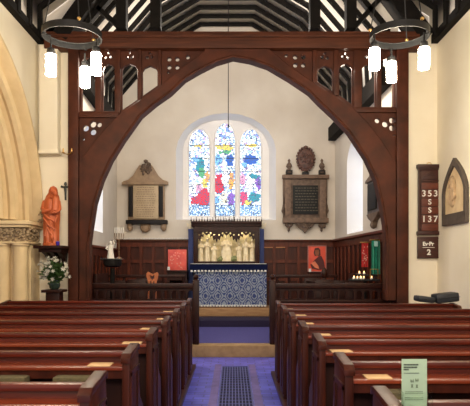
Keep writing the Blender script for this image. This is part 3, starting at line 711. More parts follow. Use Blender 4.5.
for i in range(9):
    z=mon_z(z8(198))-i*.066; x=mon_x(x8(100))
    while x<mon_x(x8(183)): l=random.uniform(.03,.07); q.box(x,x+l,12.866,12.87,z-.008,z+.008); x+=l+.02
q.build('inscription', mat('faded_gilt',(.10,.085,.055),None,.7), m2)
q=MB(); cx_,cz_=mon_x(x8(143)),mon_z(z8(80)); q.ball((cx_,12.93,cz_),.20,.07,.26,3)
for i in range(22): a=2*PI*i/22; q.ball((cx_+.20*math.cos(a),12.91,cz_+.27*math.sin(a)),.035,.04,.035,1,.3)
for i in range(30): a=random.uniform(0,6.28); r=random.random(); q.ball((cx_+.13*r*math.cos(a),12.86,cz_+.18*r*math.sin(a)),.028,.025,.03,1,.3)
q.ball((cx_,12.92,mon_z(z8(33))),.04,.04,.05,1)
q.build('cartouche', mat('dark_red_stone',(.17,.08,.06),(.06,.035,.03),.6,20,bump=.3), m2)
for c in (76,208):
    q=MB(); q.lathe([(.06,0),(.09,.03),(.05,.06),(.035,.12),(.07,.17),(.06,.22),(.02,.27),(.035,.31),(.004,.36)],(mon_x(x8(c)),12.91,mon_z(z8(140))),12)
    q.build('finial', grey_stone, m2)
for c in (76,141,208):
    q=MB(); q.box(mon_x(x8(c-13)),mon_x(x8(c+13)),12.84,12.96,mon_z(z8(143 if c!=141 else 152)),mon_z(z8(126 if c!=141 else 134)),.006)
    q.build('plinth_block', black_marble, m2)
q=MB()
for s in (-1,1):
    c=mon_x(x8(141))+s*.43*1.02
    q.tube([(c-s*.02,12.93,mon_z(z8(215))),(c+s*.03,12.93,mon_z(z8(235))),(c+s*.045,12.93,mon_z(z8(265))),(c+s*.0,12.93,mon_z(z8(300)))],[.02,.035,.05,.02],8)
    for k in range(6): q.ball((c-s*.10*k/1.2*0-s*random.uniform(-.02,.12),12.92,mon_z(z8(345))+random.uniform(-.05,.03)),.04,.04,.05,1,.3)
    q.lathe([(.004,0),(.03,.04),(.02,.08),(.04,.12),(.03,.18)],(mon_x(x8(141))+s*.385,12.93,mon_z(z8(375))),10)
for s in (-1,1):
    c=mon_x(x8(141))+s*.47
    q.prism([(c-s*.02,mon_z(z8(225))),(c+s*.03,mon_z(z8(232))),(c+s*.05,mon_z(z8(262))),(c+s*.085,mon_z(z8(290))),(c+s*.03,mon_z(z8(308))),(c-s*.03,mon_z(z8(318)))],12.9,12.98,'Y',.008)
    for k in range(7): q.ball((c-s*.07+random.uniform(-.03,.03),12.9,mon_z(z8(140))+random.uniform(-.02,.10)),.028,.03,.03,1,.3)
cx_=mon_x(x8(140)); q.prism([(cx_-.24,mon_z(z8(340))),(cx_+.24,mon_z(z8(340))),(cx_+.15,mon_z(z8(357))),(cx_+.07,mon_z(z8(365))),(cx_,mon_z(z8(380))),(cx_-.07,mon_z(z8(365))),(cx_-.15,mon_z(z8(357)))],12.88,12.98,'Y',.01)
for k in range(20): q.ball((cx_+random.uniform(-.16,.16),12.88,mon_z(z8(350))+random.uniform(-.04,.05)),.03,.03,.03,1,.3)
q.build('scrollwork', grey_stone, m2)

# side wall monument (right chancel wall)
xw=CRW
m3 = thing('wall_monument', (xw+sk(9.7),9.7,2.3), 'dark grey wall tablet with pointed drop beside the right chancel window', 'monument')
def sw(q): return q.shear(skew)
sw(MB().box(xw-.07,xw,9.35,10.05,2.38,2.95,.01)).build('backing', mat('dark_grey_stone',(.12,.10,.10),(.07,.06,.06),.7,12), m3)
sw(MB().box(xw-.10,xw-.06,9.45,9.95,2.44,2.9,.01)).build('tablet', slate_tab, m3)
q=MB(); q.prism([(9.3,2.95),(10.1,2.95),(10.1,2.99),(9.85,3.05),(9.7,3.2),(9.55,3.05),(9.3,2.99)],xw-.10,xw,'X',.008); sw(q).build('pediment', grey_stone, m3)
q=MB(); q.prism([(9.35,2.38),(10.05,2.38),(9.95,2.30),(9.78,2.24),(9.7,2.12),(9.62,2.24),(9.45,2.30)],xw-.09,xw,'X',.008); q.ball((xw-.06,9.7,2.17),.06,.06,.07); sw(q).build('drop', grey_stone, m3)

# ------------------------------------------------------------------ chancel furniture
def stall(sgn, label):
    y0,y1=9.95,11.05
    xb=(CLW if sgn<0 else CRW)
    t=thing('choir_stall',(xb-sgn*.75,10.2,.195),label,'choir stall')
    def bx(x0,x1,*a,**k):
        a0,a1=sorted((xb-sgn*x0,xb-sgn*x1)); return MB().box(a0,a1,*a,**k)
    bx(.10,.16,y0,y1,.195,1.30,bev=.008).shear(skew).build('seat_back', panelwood_d, t)
    bx(.16,.50,y0,y1,.60,.65,bev=.008).shear(skew).build('seat', panelwood_d, t)
    q=bx(.95,1.0,y0,y1,.195,1.08,bev=.006)
    a0,a1=sorted((xb-sgn*.74,xb-sgn*1.02))
    q.prism([(a0,1.06 if sgn<0 else 1.12),(a1,1.12 if sgn<0 else 1.06),(a1,1.15 if sgn<0 else 1.09),(a0,1.09 if sgn<0 else 1.15)],y0,y1,'Y')
    q.shear(skew).build('book_desk', panelwood_d, t)
    for yy in (y0-.06,y1):
        q=bx(.10,.50,yy,yy+.06,.195,1.15,bev=.01); a,b=sorted((xb-sgn*.72,xb-sgn*1.05)); q.box(a,b,yy,yy+.06,.195,1.2,.01)
        if sgn>0 and yy<y1: q.lathe([(.05,1.2),(.03,1.23),(.065,1.29),(.05,1.36),(.01,1.42)],(xb-sgn*.88,yy+.03,0),10,1,.6)
        q.shear(skew).build('bench_end', panelwood_d, t)
stall(-1,'dark oak choir stall with book desk on chancel left side')
stall(1,'dark oak choir stall with book desk on chancel right side')
# communion rails
for x0,x1,lab in ((PX(82,11.3),PX(186,11.3),'dark communion rail on the sanctuary step left of altar'),(PX(275,11.3),PX(338,11.3),'dark communion rail on the sanctuary step right of altar')):
    t=thing('communion_rail',((x0+x1)/2,11.3,.33),lab,'rail')
    MB().box(x0,x1,11.26,11.34,1.20,1.26,.012).build('top_rail', panelwood_d, t)
    for i in range(6):
        x=x0+.05+(x1-x0-.1)*i/5; MB().lathe([(.03,0),(.03,.1),(.018,.14),(.026,.4),(.018,.7),(.03,.78),(.03,.88)],(x,11.3,.33),10).build('baluster', panelwood_d, t)

# red square picture on a dark credence table
t=thing('credence_table',(PX(178,12.3),12.4,.33),'dark credence table against the panelling left of the altar','table')
x0,x1=PX(167,12.3),PX(188,12.3)
MB().box(x0,x1,12.15,12.6,1.30,1.34,.006).build('table_top', panelwood_d, t)
MB().box(x0+.02,x1-.02,12.2,12.88,1.12,1.30).build('apron', panelwood_d, t)
MB().box(x0+.02,x1-.02,12.2,12.88,.62,.66).build('shelf', panelwood_d, t)
for a in (x0+.02,x1-.07):
    for b_ in (12.18,12.54): MB().box(a,a+.05,b_,b_+.05,.33,1.12).build('leg', panelwood_d, t)
redpic = mat('red_painting', (.80,.13,.09), (.62,.07,.06), .6, 9, bump=.05)
t=thing('picture',(PX(177,12.4),12.3,1.34),'square red and pink picture standing on the credence table','picture')
MB().box(PX(168,12.3),PX(186.5,12.3),12.30,12.33,1.341,PZ(249.5,12.3),.004).build('canvas', redpic, t)
q=MB()
for i in range(26): a=PX(170+random.random()*14,12.3); z=1.38+random.random()*.36; q.ball((a,12.298,z),.018,.004,.014,1,.4)
q.build('pink_flecks', mat('pink_paint',(.85,.30,.22),None,.6), t)
t=thing('candle',(PX(166.6,12.2),12.2,1.34),'small white candle at left corner of the square red picture','candle')
MB().lathe([(.03,0),(.03,.07),(.026,.075)],(PX(168.6,12.2),12.22,1.342),12).build('wax', whitecloth, t)
MB().tube([(PX(168.6,12.2),12.22,1.415),(PX(168.6,12.2),12.22,1.43)],.002,5).build('wick', ink, t)

# icon of red figure, on east wainscot
t=thing('icon_painting',(PX(317,12.9),12.9,PZ(272,12.9)),'red painting of dark haired figure on the wainscot right of altar','painting')
a,b=PX(308,12.9),PX(326,12.9); z0,z1=PZ(271.5,12.9),PZ(246,12.9)
MB().box(a,b,12.90,12.93,z0,z1,.003).build('canvas', mat('vermilion_ground',(.78,.10,.05),(.66,.07,.04),.6,9), t)
q=MB(); 
for (u0,u1,v0,v1) in ((a-.01,b+.01,z0-.012,z0+.008),(a-.01,b+.01,z1-.008,z1+.012),(a-.01,a+.01,z0,z1),(b-.012,b+.01,z0,z1)): q.box(u0,u1,12.885,12.92,v0,v1)
q.build('frame', mat('grey_rose_frame',(.40,.16,.13),None,.6), t)
def IZ(u,v): return (PX(300+u/10.14,12.9), PZ(240+v/10.14,12.9))
def flat(nm, pts, m, yy=12.893, par=t):
    MB().prism([IZ(*p) for p in pts], yy, yy+.008, 'Y').build(nm, m, par)
flat('hair', [(150,85),(185,78),(205,100),(208,150),(195,165),(150,160),(138,130)], mat('dark_hair',(.06,.02,.015),None,.7))
flat('face', [(155,100),(190,98),(196,130),(182,165),(160,160),(150,130)], mat('brown_face',(.30,.09,.04),None,.7), 12.889)
flat('robe', [(105,250),(150,200),(190,165),(215,160),(240,210),(255,300),(180,300),(120,290)], mat('deep_robe',(.10,.02,.018),None,.7), 12.892)
flat('sleeve', [(110,235),(150,215),(185,260),(195,295),(150,280)], mat('rose_sleeve',(.85,.24,.12),None,.7), 12.888)
flat('label_card', [(88,290),(112,290),(112,322),(88,322)], whitecloth, 12.88)

# banners on the right chancel wall
def banner(px0,px1,y0_,y1_,m,label,crest,Dn):
    t=thing('banner',(PX((px0+px1)/2,Dn),Dn,PZ(y1_,Dn)),label,'banner')
    x0,x1=PX(px0,Dn),PX(px1,Dn); n=10; q=MB()
    front=[(x0+(x1-x0)*i/n, Dn+.012*math.sin(i*1.7)) for i in range(n+1)]; back=[(x,y+.012) for x,y in reversed(front)]
    q.prism(front+back,PZ(y1_,Dn),PZ(y0_,Dn),'Z'); q.build('cloth', m, t)
    MB().tube([(x0-.03,Dn,PZ(y0_,Dn)),(x1+.03,Dn,PZ(y0_,Dn))],.012,8).build('cross_pole', brass, t)
    MB().tube([(x1+.03,Dn,PZ(y0_,Dn)),(2.50,Dn,PZ(y0_,Dn))],.010,8).build('wall_hook', brass, t)
    q=MB(); 
    crest(q,x0,x1,Dn,PZ(y1_,Dn),PZ(y0_,Dn)); q.build('motif', mat('motif_'+str(px0),(.75,.35,.30) if px0<365 else (.45,.75,.70),None,.7), t)
def c1(q,x0,x1,y,z0,z1):
    for i in range(16): q.ball((random.uniform(x0+.01,x1-.01),y-.014,random.uniform(z0+.05,z1-.03)),.011,.004,.014,1,.3)
def c2(q,x0,x1,y,z0,z1): c=(x0+x1)/2-.0; q.box(c-.03,c+.03,y-.02,y-.014,z1-.11,z1-.02)
banner(361.5,368,242.5,267,mat('scarlet_cloth',(.55,.02,.02),(.30,.01,.01),.7,20),'narrow red banner hanging left of the green banner',c1,9.75)
banner(371.5,380,240,274,mat('emerald_cloth',(.005,.20,.13),(.003,.12,.08),.6,12),'long green banner hanging by the right chancel post',c2,9.35)

# votive candle stand
Dn=9.2; cx_=PX(365,Dn); t=thing('votive_stand',(cx_,Dn,.195),'dark votive stand with trays of small candles before the banners','candle stand')
z=PZ(279,Dn)
q=MB(); q.box(cx_-.26,cx_+.22,Dn-.12,Dn+.12,z-.03,z,.006); q.box(cx_-.12,cx_+.26,Dn+.10,Dn+.2,z+.05,z+.075,.006); q.build('tray', darkiron, t)
q=MB(); q.tube([(cx_,Dn,.22),(cx_,Dn,z)],.025,10); q.lathe([(.18,0),(.17,.02),(.03,.05)],(cx_,Dn,.195),16); q.box(cx_+.18,cx_+.20,Dn+.14,Dn+.16,z-.03,z+.06); q.build('stem', darkiron, t)
flame=emat('candle_flame',(1.0,.55,.18),3)
for i,(dx,dy,dz,s) in enumerate(((-.20,-.05,0,1),(-.14,-.06,0,1.1),(-.08,-.05,0,1.1),(-.02,.0,0,1),(-.17,.05,0,1),(-.06,.06,0,1),(.02,.15,.08,1.2),(-.06,.15,.08,1.2),(.10,-.04,0,.9))):
    x,y,zz=cx_+dx,Dn+dy,z+dz+.001
    c=thing('tealight',(x,y,zz),'small lit candle burning on the votive stand tray','candle','tealights on the votive stand')
    cp=MB().lathe([(.020,0),(.020,.022),(.017,.024)],(x,y,zz),12).build('cup', whitecloth, c)
    MB().lathe([(.003,0),(.011*s,.008),(.007,.018),(.001,.028)],(x,y,zz+.024),8).build('flame', flame, cp)
q=MB(); Dk=9.2
q.box(PX(371,Dk),PX(379,Dk),Dk+.05,Dk+.07,PZ(269.6,Dk),PZ(268.8,Dk)); q.tube([(PX(371,Dk),Dk+.06,PZ(269,Dk)),(PX(371,Dk),Dk+.06,z)],.006,6); q.tube([(PX(379,Dk),Dk+.06,PZ(269,Dk)),(PX(379,Dk),Dk+.06,z)],.006,6)
q.build('rail', brass, t)
# small gilded figure right of banners
q=MB(); figure_x=PX(386,9.2)

# left: small white statue on black pedestal with bronze branch
Dn=9.3; cx_=PX(112.5,Dn); t=thing('pedestal',(cx_,Dn,.195),'black topped pedestal stand at left of the chancel','pedestal')
zt_=PZ(258.5,Dn)
MB().box(cx_-.17,cx_+.17,Dn-.16,Dn+.16,zt_-.025,zt_,.006).build('top', mat('black_gloss',(.02,.025,.025),None,.25), t)
MB().lathe([(.10,0),(.14,.02),(.155,.06),(.155,.12)],(cx_,Dn,zt_-.145),24).build('drum', black_marble, t)
MB().lathe([(.17,0),(.17,.03),(.05,.06),(.035,.5),(.04,zt_-.165-.195)],(cx_,Dn,.195),16).build('stem', blackwood, t)
wm=mat('white_marble',(.85,.82,.76),(.72,.68,.6),.5,12)
q=MB(); h=.30; cx2=cx_-.03
q.loft([(cx2,Dn,zt_+.001,.055,.05,.1,6,0),(cx2,Dn,zt_+.08,.045,.04,.12,6,.5),(cx2-.005,Dn,zt_+.15,.04,.035,.1,6,1),(cx2,Dn,zt_+.20,.05,.035,.05,6,1),(cx2,Dn,zt_+.235,.03,.025,0,6,1)],20)
q.ball((cx2+.0,Dn,zt_+.265),.026,.026,.033)
q.tube([(cx2+.04,Dn,zt_+.21),(cx2+.07,Dn-.02,zt_+.25),(cx2+.05,Dn-.03,zt_+.31)],[.016,.013,.009],8); q.tube([(cx2-.04,Dn,zt_+.21),(cx2-.075,Dn-.02,zt_+.17),(cx2-.03,Dn-.05,zt_+.14)],[.016,.013,.009],8)
tag(q.build('statuette', wm),'small white statuette standing on the black pedestal','statue')
q=MB(); cx3=cx_+.10
t=thing('candelabrum',(cx3,Dn+.05,zt_),'thin bronze candelabrum with curved branches behind the white statuette','candelabrum')
q.tube([(cx3,Dn+.05,zt_),(cx3,Dn+.05,PZ(233,Dn))],.008,8); q.lathe([(.05,0),(.04,.015),(.01,.03)],(cx3,Dn+.05,zt_+.001),14)
for k in range(5):
    a=-PI*.9+k*PI*.2; 
for s,r_ in ((-1,.07),(1,.07),(-1,.035),(1,.035)):
    q.tube([(cx3,Dn+.05,PZ(240,Dn)),(cx3+s*r_,Dn+.05,PZ(239,Dn)),(cx3+s*r_*1.15,Dn+.05,PZ(235,Dn)),(cx3+s*r_,Dn+.05,PZ(231,Dn))],.006,6)
q.tube([(cx3,Dn+.05,PZ(244,Dn)),(cx3-.12,Dn+.05,PZ(240,Dn)),(cx3-.2,Dn+.05,PZ(246,Dn)),(cx3-.17,Dn+.05,PZ(252,Dn))],.005,6)
q.build('branches', mat('old_bronze',(.22,.13,.07),None,.4,metal=.8), t)
q=MB(); 
for dx in (-.07,-.035,0,.035,.07): q.lathe([(.008,0),(.008,.09),(.003,.10)],(cx3+dx,Dn+.05,PZ(233,Dn)),8)
q.build('candles', whitecloth, t)

# orange wooden stand behind left screen
Dn=9.25; x0,x1=PX(146.5,Dn),PX(157.5,Dn); t=thing('book_stand',((x0+x1)/2,Dn,.195),'small orange wooden stand with scrolled top behind the left screen','stand')
om=mat('orange_beech',(.50,.15,.05),(.38,.10,.03),.45,9)
for a in (x0+.02,x1-.045): MB().box(a,a+.028,Dn,Dn+.03,.195,PZ(283,Dn),.004).build('leg', om, t)
lp=[IZ2 for IZ2 in []]
def Q(u,v): return (PX(135+u/5.8,Dn),PZ(240+v/5.8,Dn))
plate('scrolled_top',[[Q(*p) for p in ((80,258),(122,258),(134,215),(136,195),(128,186),(116,192),(104,200),(90,190),(76,184),(66,196),(68,215))],[Q(*p) for p in ((86,200),(100,212),(114,200),(112,222),(101,232),(90,222))],[Q(*p) for p in ((88,236),(97,240),(97,252),(88,252))],[Q(*p) for p in ((106,240),(114,236),(114,252),(106,252))]],Dn,.03,om,t)
plate('back_inset',[[Q(*p) for p in ((84,198),(118,198),(116,254),(86,254))]],Dn+.025,.01,mat('dark_inset',(.08,.02,.02),None,.6),t)

# ------------------------------------------------------------------ left: bracket, statue, flowers, fixtures
D3=8.4; cx_=PX(54,D3); zt_=PZ(246,D3)
t=thing('wall_bracket',(cx_,8.5,zt_-.35),'dark carved wooden bracket shelf under the orange statue','shelf')
MB().box(PX(39.5,D3),PX(68,D3),8.12,8.62,zt_-.045,zt_,.01).build('shelf_board', panelwood_d, t)
q=MB()
for c in (-.11,0,.11):
    q.prism([(8.18,zt_-.045),(8.62,zt_-.045),(8.62,zt_-.36),(8.56,zt_-.30),(8.50,zt_-.20),(8.38,zt_-.14),(8.26,zt_-.10)],cx_+c-.03,cx_+c+.03,'X')
q.box(cx_-.17,cx_+.17,8.2,8.62,zt_-.10,zt_-.045,.01)
q.build('carved_support', panelwood_d, t)
# statue: mother and child
D4=8.33; cx_=PX(52,D4); h=PZ(186,D4)-zt_-.002; z0=zt_+.002
st=thing('statue',(cx_,D4,z0),'orange robed mother and child statue standing on the wall bracket','statue')
q=MB()
q.loft([(cx_-.01,D4,z0,.150*.80,.13,.03,4,0),(cx_-.01,D4,z0+.035,.150*.80,.13,.03,4,0),(cx_-.01,D4,z0+.05,.135*.80,.115,.08,9,0),(cx_-.01,D4,z0+.18*h,.135*.80,.11,.09,9,.3),(cx_-.01,D4,z0+.35*h,.14*.80,.115,.09,9,.7),
 (cx_-.005,D4,z0+.5*h,.150*.80,.12,.08,8,1.1),(cx_-.005,D4,z0+.62*h,.155*.80,.125,.06,8,1.4),(cx_,D4,z0+.72*h,.150*.80,.115,.04,7,1.8),(cx_+.005,D4,z0+.79*h,.125*.80,.09,.03,7,2),(cx_+.01,D4,z0+.835*h,.075*.80,.065,.0,7,2),(cx_+.015,D4-.01,z0+.86*h,.045*.80,.045,0,7,2)],36)
# diagonal folds of the mantle
for k,(a,b_,c,d) in enumerate(((-.13,.62,.11,.50),(-.12,.55,.10,.38),(-.10,.46,.08,.26),(-.06,.36,.06,.14),(.11,.50,.07,.30),(-.05,.30,-.07,.05),(.03,.25,.04,.05))):
    q.tube([(cx_+a,D4-.10,z0+b_*h),(cx_+(a+c)/2,D4-.128,z0+((b_+d)/2-.02)*h),(cx_+c,D4-.11,z0+d*h)],[.010,.017,.009],8)
q.build('robed_body', terracotta, st)
q=MB(); hx,hz=cx_+.022,z0+.915*h
q.ball((hx,D4-.045,hz),.045,.05,.06,3)
q.ball((hx+.004,D4-.098,hz-.004),.008,.012,.014,2); q.ball((hx+.004,D4-.09,hz-.028),.013,.006,.004,1)
for s in (-1,1): q.ball((hx+.003+s*.018,D4-.088,hz+.010),.007,.005,.004,1)
q.build('face', terracotta, st)
q=MB()
q.loft([(cx_-.005,D4+.02,z0+.76*h,.112,.085,.03,7,0),(cx_+.0,D4+.02,z0+.83*h,.095,.075,.04,7,0),(cx_+.01,D4+.01,z0+.88*h,.066,.066,.03,7,0),(cx_+.018,D4,z0+.93*h,.064,.066,.02,7,0),(cx_+.02,D4,z0+.975*h,.046,.052,0,7,0),(cx_+.02,D4,z0+h,.010,.012,0,7,0)],24)
q.build('veil', terracotta, st)
q=MB(); kx,kz=cx_+.085,z0+.735*h
q.loft([(kx,D4-.11,kz-.14,.05,.045,.06,6,0),(kx,D4-.10,kz-.06,.055,.05,.05,6,1),(kx,D4-.10,kz+.03,.048,.042,.03,6,1),(kx-.004,D4-.10,kz+.07,.026,.026,0,6,1)],20)
q.ball((kx-.004,D4-.105,kz+.118),.042,.042,.048,3); q.ball((kx-.016,D4-.144,kz+.112),.006,.008,.008,1)
q.tube([(kx-.04,D4-.11,kz+.05),(kx-.07,D4-.135,kz+.06),(kx-.06,D4-.13,kz+.11)],[.016,.013,.009],8)
q.tube([(kx-.02,D4-.12,kz-.12),(kx-.03,D4-.15,kz-.17),(kx-.02,D4-.14,kz-.21)],[.022,.018,.012],8)
q.build('child', terracotta, st)
q=MB()
q.tube([(cx_-.10,D4-.02,z0+.74*h),(cx_-.115,D4-.07,z0+.61*h),(cx_-.07,D4-.15,z0+.56*h),(cx_+.03,D4-.155,z0+.585*h)],[.035,.038,.030,.020],10)
q.tube([(cx_+.10,D4-.02,z0+.74*h),(cx_+.125,D4-.06,z0+.61*h),(cx_+.10,D4-.13,z0+.54*h),(cx_+.06,D4-.165,z0+.54*h)],[.035,.038,.030,.020],10)
for s,xx,zz in ((1,.035,.585),(-1,.055,.54)):
    for k in range(4): q.tube([(cx_+xx+s*.005,D4-.165,z0+zz*h+.012-k*.009),(cx_+xx+s*.035,D4-.172,z0+zz*h+.014-k*.010)],[.006,.004],6)
    q.ball((cx_+xx,D4-.16,z0+zz*h),.02,.014,.018,2); q.tube([(cx_+xx,D4-.16,z0+zz*h+.015),(cx_+xx+s*.018,D4-.168,z0+zz*h+.032)],[.006,.004],6)
q.build('arms', terracotta, st)
t=thing('votive_glass',(PX(57.5,8.2),8.2,zt_),'small violet votive glass at the foot of the orange statue','candle')
MB().lathe([(.022,0),(.028,.03),(.030,.06)],(PX(57.8,8.17),8.165,zt_+.001),14).build('glass', mat('violet_glass',(.06,.03,.35),None,.2), t)
MB().lathe([(.022,0),(.022,.008)],(PX(57.8,8.17),8.165,zt_+.055),12).build('wax', whitecloth, t)

# flowers on a plinth
D5=8.2; cx_=PX(54.5,D5); zp=PZ(289.5,D5)
t=thing('flower_plinth',(cx_,D5,0),'dark wooden plinth holding the vase of white lilies','plinth')
q=MB(); q.box(cx_-.15,cx_+.15,D5-.15,D5+.15,zp-.04,zp,.008); q.build('top', panelwood_d, t)
q=MB(); q.box(cx_-.10,cx_+.10,D5-.10,D5+.10,.08,zp-.04,.008); q.build('shaft', panelwood_d, t)
q=MB(); q.box(cx_-.15,cx_+.15,D5-.15,D5+.15,0,.08,.01); q.build('base', panelwood_d, t)
fl=thing('flower_arrangement',(cx_,D5,zp),'loose arrangement of white lilies and green leaves on the plinth','flowers')
MB().lathe([(.05,0),(.075,.03),(.085,.08),(.06,.12),(.065,.14)],(cx_,D5,zp+.001),18).build('vase', mat('dark_green_glass',(.03,.05,.04),None,.25), fl)
zc_=PZ(272,D5)
q=MB(); qs=MB(); heads=[]
for i in range(90):
    a=random.uniform(0,2*PI); e=math.asin(random.uniform(-.55,1)); r=random.uniform(.14,.235)
    p=Vector((cx_+r*math.cos(e)*math.cos(a), D5+.8*r*math.cos(e)*math.sin(a), zc_+r*.95*math.sin(e)))
    b0=Vector((cx_,D5,zp+.13))
    if i<45: heads.append(p); qs.tube([b0,(b0+p)/2+Vector((0,0,.02)),p],.0035,5)
    else:
        d=(p-b0).normalized(); sdir=d.cross(Vector((random.uniform(-1,1),random.uniform(-1,1),.3))).normalized()*random.uniform(.018,.032); L_=random.uniform(.09,.15)
        v=[q.bm.verts.new(x) for x in (p-d*L_, p-d*L_*.4+sdir, p, p-d*L_*.4-sdir)]; q.bm.faces.new(v)
for i in range(260):
    a=random.uniform(0,2*PI); e=math.asin(random.uniform(-1,1)); r=random.uniform(.04,.20)
    p=Vector((cx_+r*math.cos(e)*math.cos(a), D5+.8*r*math.cos(e)*math.sin(a), zc_-.02+r*.9*math.sin(e)))
    d=Vector((random.uniform(-1,1),random.uniform(-1,.4),random.uniform(-.3,1))).normalized(); sdir=d.cross(Vector((random.uniform(-1,1),random.uniform(-1,1),.3))).normalized()*.02; L_=.09
    v=[q.bm.verts.new(x) for x in (p, p+d*L_*.5+sdir, p+d*L_, p+d*L_*.5-sdir)]; q.bm.faces.new(v)
bmesh.ops.solidify(q.bm, geom=q.bm.faces[:], thickness=.002)
q.build('leaves', green, fl); qs.build('stems', green, fl)
def lily(p, d, s):
    q=MB(); d=d.normalized(); u=d.cross(Vector((.3,.2,1))).normalized(); w_=d.cross(u)
    for k in range(6):
        a=k*PI/3; o_=u*math.cos(a)+w_*math.sin(a); t_=d.cross(o_)
        v=[q.bm.verts.new(x) for x in (p, p+d*s*.7+o_*s*.35+t_*s*.24, p+d*s*.85+o_*s*.95, p+d*s*.7+o_*s*.35-t_*s*.24)]; q.bm.faces.new(v)
    bmesh.ops.solidify(q.bm, geom=q.bm.faces[:], thickness=.002); q.ball(p+d*s*.35,s*.12,sub=1)
    return q.build('lily_bloom', petal, fl)
for p in heads: lily(p-Vector((0,.02,0)), (p-Vector((cx_,D5+.15,zc_-.1))), random.uniform(.036,.052))

# crucifix and sconce on the left post / stub
Dn=8.58; cx_=PX(65.3,Dn)
cr=thing('crucifix',(cx_,8.60,PZ(199,Dn)),'small dark metal crucifix on the wall right of the statue','crucifix')
q=MB(); q.box(cx_-.012,cx_+.012,8.58,8.61,PZ(200,Dn),PZ(182,Dn),.003); q.box(cx_-.075,cx_+.075,8.58,8.61,PZ(187.5,Dn),PZ(186,Dn),.003); q.ball((cx_,8.585,PZ(184,Dn)),.024,.015,.024); q.build('cross', mat('dull_iron',(.05,.055,.05),None,.5,metal=.3), cr)
q=MB(); q.loft([(cx_,8.57,PZ(196,Dn),.008,.008,0,3,0),(cx_,8.57,PZ(190,Dn),.014,.011,0,3,0),(cx_,8.57,PZ(187,Dn),.02,.012,0,3,0),(cx_,8.57,PZ(186,Dn),.006,.006,0,3,0)],10); q.ball((cx_,8.565,PZ(185,Dn)),.011)
q.tube([(cx_-.06,8.575,PZ(185.6,Dn)),(cx_-.02,8.572,PZ(187,Dn)),(cx_+.02,8.572,PZ(187,Dn)),(cx_+.06,8.575,PZ(185.6,Dn))],.006,6); q.build('corpus', MATS['dull_iron'], cr)
Dn=8.55; cx_=PX(69.5,Dn)
sc=thing('wall_sconce',(cx_,8.58,PZ(156,Dn)),'small brass candle sconce on the wall above the crucifix','sconce')
q=MB(); z=PZ(155,Dn); q.tube([(cx_,8.62,z),(cx_,8.52,z-.03),(cx_,8.46,z)],.010,6); q.tube([(cx_-.07,8.46,z+.01),(cx_,8.46,z-.01),(cx_+.06,8.46,z+.01)],.009,6); q.ball((cx_,8.60,z),.03,.02,.03); q.build('arm', brass, sc)
for s in (-.07,.06):
    MB().lathe([(.018,0),(.026,.012),(.012,.02),(.010,.07),(.004,.075)],(cx_+s,8.46,z+.012),12).build('candle_cup', brass, sc)

# ------------------------------------------------------------------ right: hymn board, prayer board, arched plaque
Dn=8.58
def HX(u): return PX(400+u/3.69,Dn)
def HZ(v): return PZ(150+v/3.69,Dn)
hb=thing('hymn_board',(HX(109),Dn,HZ(312)),'dark wood hymn board with white numerals 353 and 137','hymn board')
MB().box(HX(68),HX(150),8.57,8.62,HZ(308),HZ(55),.006).build('backboard', mat('dark_mahogany',(.06,.014,.008),(.035,.008,.005),.4,8,(1,1,6)), hb)
q=MB(); q.box(HX(62),HX(156),8.53,8.62,HZ(68),HZ(54),.008); q.box(HX(66),HX(152),8.545,8.62,HZ(74),HZ(68),.005); q.box(HX(62),HX(156),8.53,8.62,HZ(314),HZ(300),.01); q.box(HX(66),HX(76),8.55,8.6,HZ(302),HZ(70),.004); q.box(HX(143),HX(152),8.55,8.6,HZ(302),HZ(70),.004); q.box(HX(72),HX(148),8.55,8.6,HZ(118),HZ(112),.004)
q.build('moulding', mat('dark_mahogany2',(.05,.012,.007),(.03,.007,.005),.4,8), hb)
q=MB(); q.prism([(HX(a),HZ(b)) for a,b in ((82,108),(140,108),(136,98),(124,88),(111,78),(98,88),(86,98))],8.555,8.575,'Y',.004)
for i in range(12): q.ball((HX(90+i*4),8.556,HZ(100-8*math.sin(i/11*PI))),.010,.008,.010,1,.3)
q.build('carved_head', MATS['dark_mahogany2'], hb)
rm=mat('mahogany_slide',(.14,.034,.016),(.09,.02,.01),.4,8,(1,1,5))
for v0,v1 in ((122,146),(149,177),(180,207),(210,237),(240,270),(273,298)): MB().box(HX(78),HX(141),8.56,8.575,HZ(v1),HZ(v0),.003).build('number_slide', rm, hb)
for s_,v in (('353',162),('S',193),('S',223),('137',256)): text('numeral', s_, HX(108), 8.556, HZ(v), .098 if len(s_)>1 else .085, whitepaint, hb, bold=.002, sp=1.35)
MB().tube([(HX(109)+.035*math.cos(a*PI/6),8.6,HZ(52)+.03*math.sin(a*PI/6)) for a in range(7)],.006,6).build('hanging_ring', brass, hb)
pb=thing('prayer_board',(HX(105),Dn,HZ(402)),'small dark board lettered Ev Pr 2 hanging below the hymn board','sign')
pbd=MB().box(HX(65),HX(146),8.565,8.62,HZ(400),HZ(320),.008).build('board', MATS['dark_mahogany'], pb)
q=MB(); q.box(HX(70),HX(141),8.558,8.57,HZ(398),HZ(394),.002); q.box(HX(70),HX(141),8.558,8.57,HZ(328),HZ(324),.002); q.build('moulding', MATS['dark_mahogany2'], pb)
text('lettering','Ev·Pr',HX(103),8.562,HZ(347),.060,whitepaint,pbd,bold=.003)
text('numeral','2',HX(105),8.562,HZ(378),.085,whitepaint,pbd,bold=.004)
MB().box(HX(82),HX(126),8.560,8.564,HZ(360.5),HZ(359)).build('rule', whitepaint, pb)

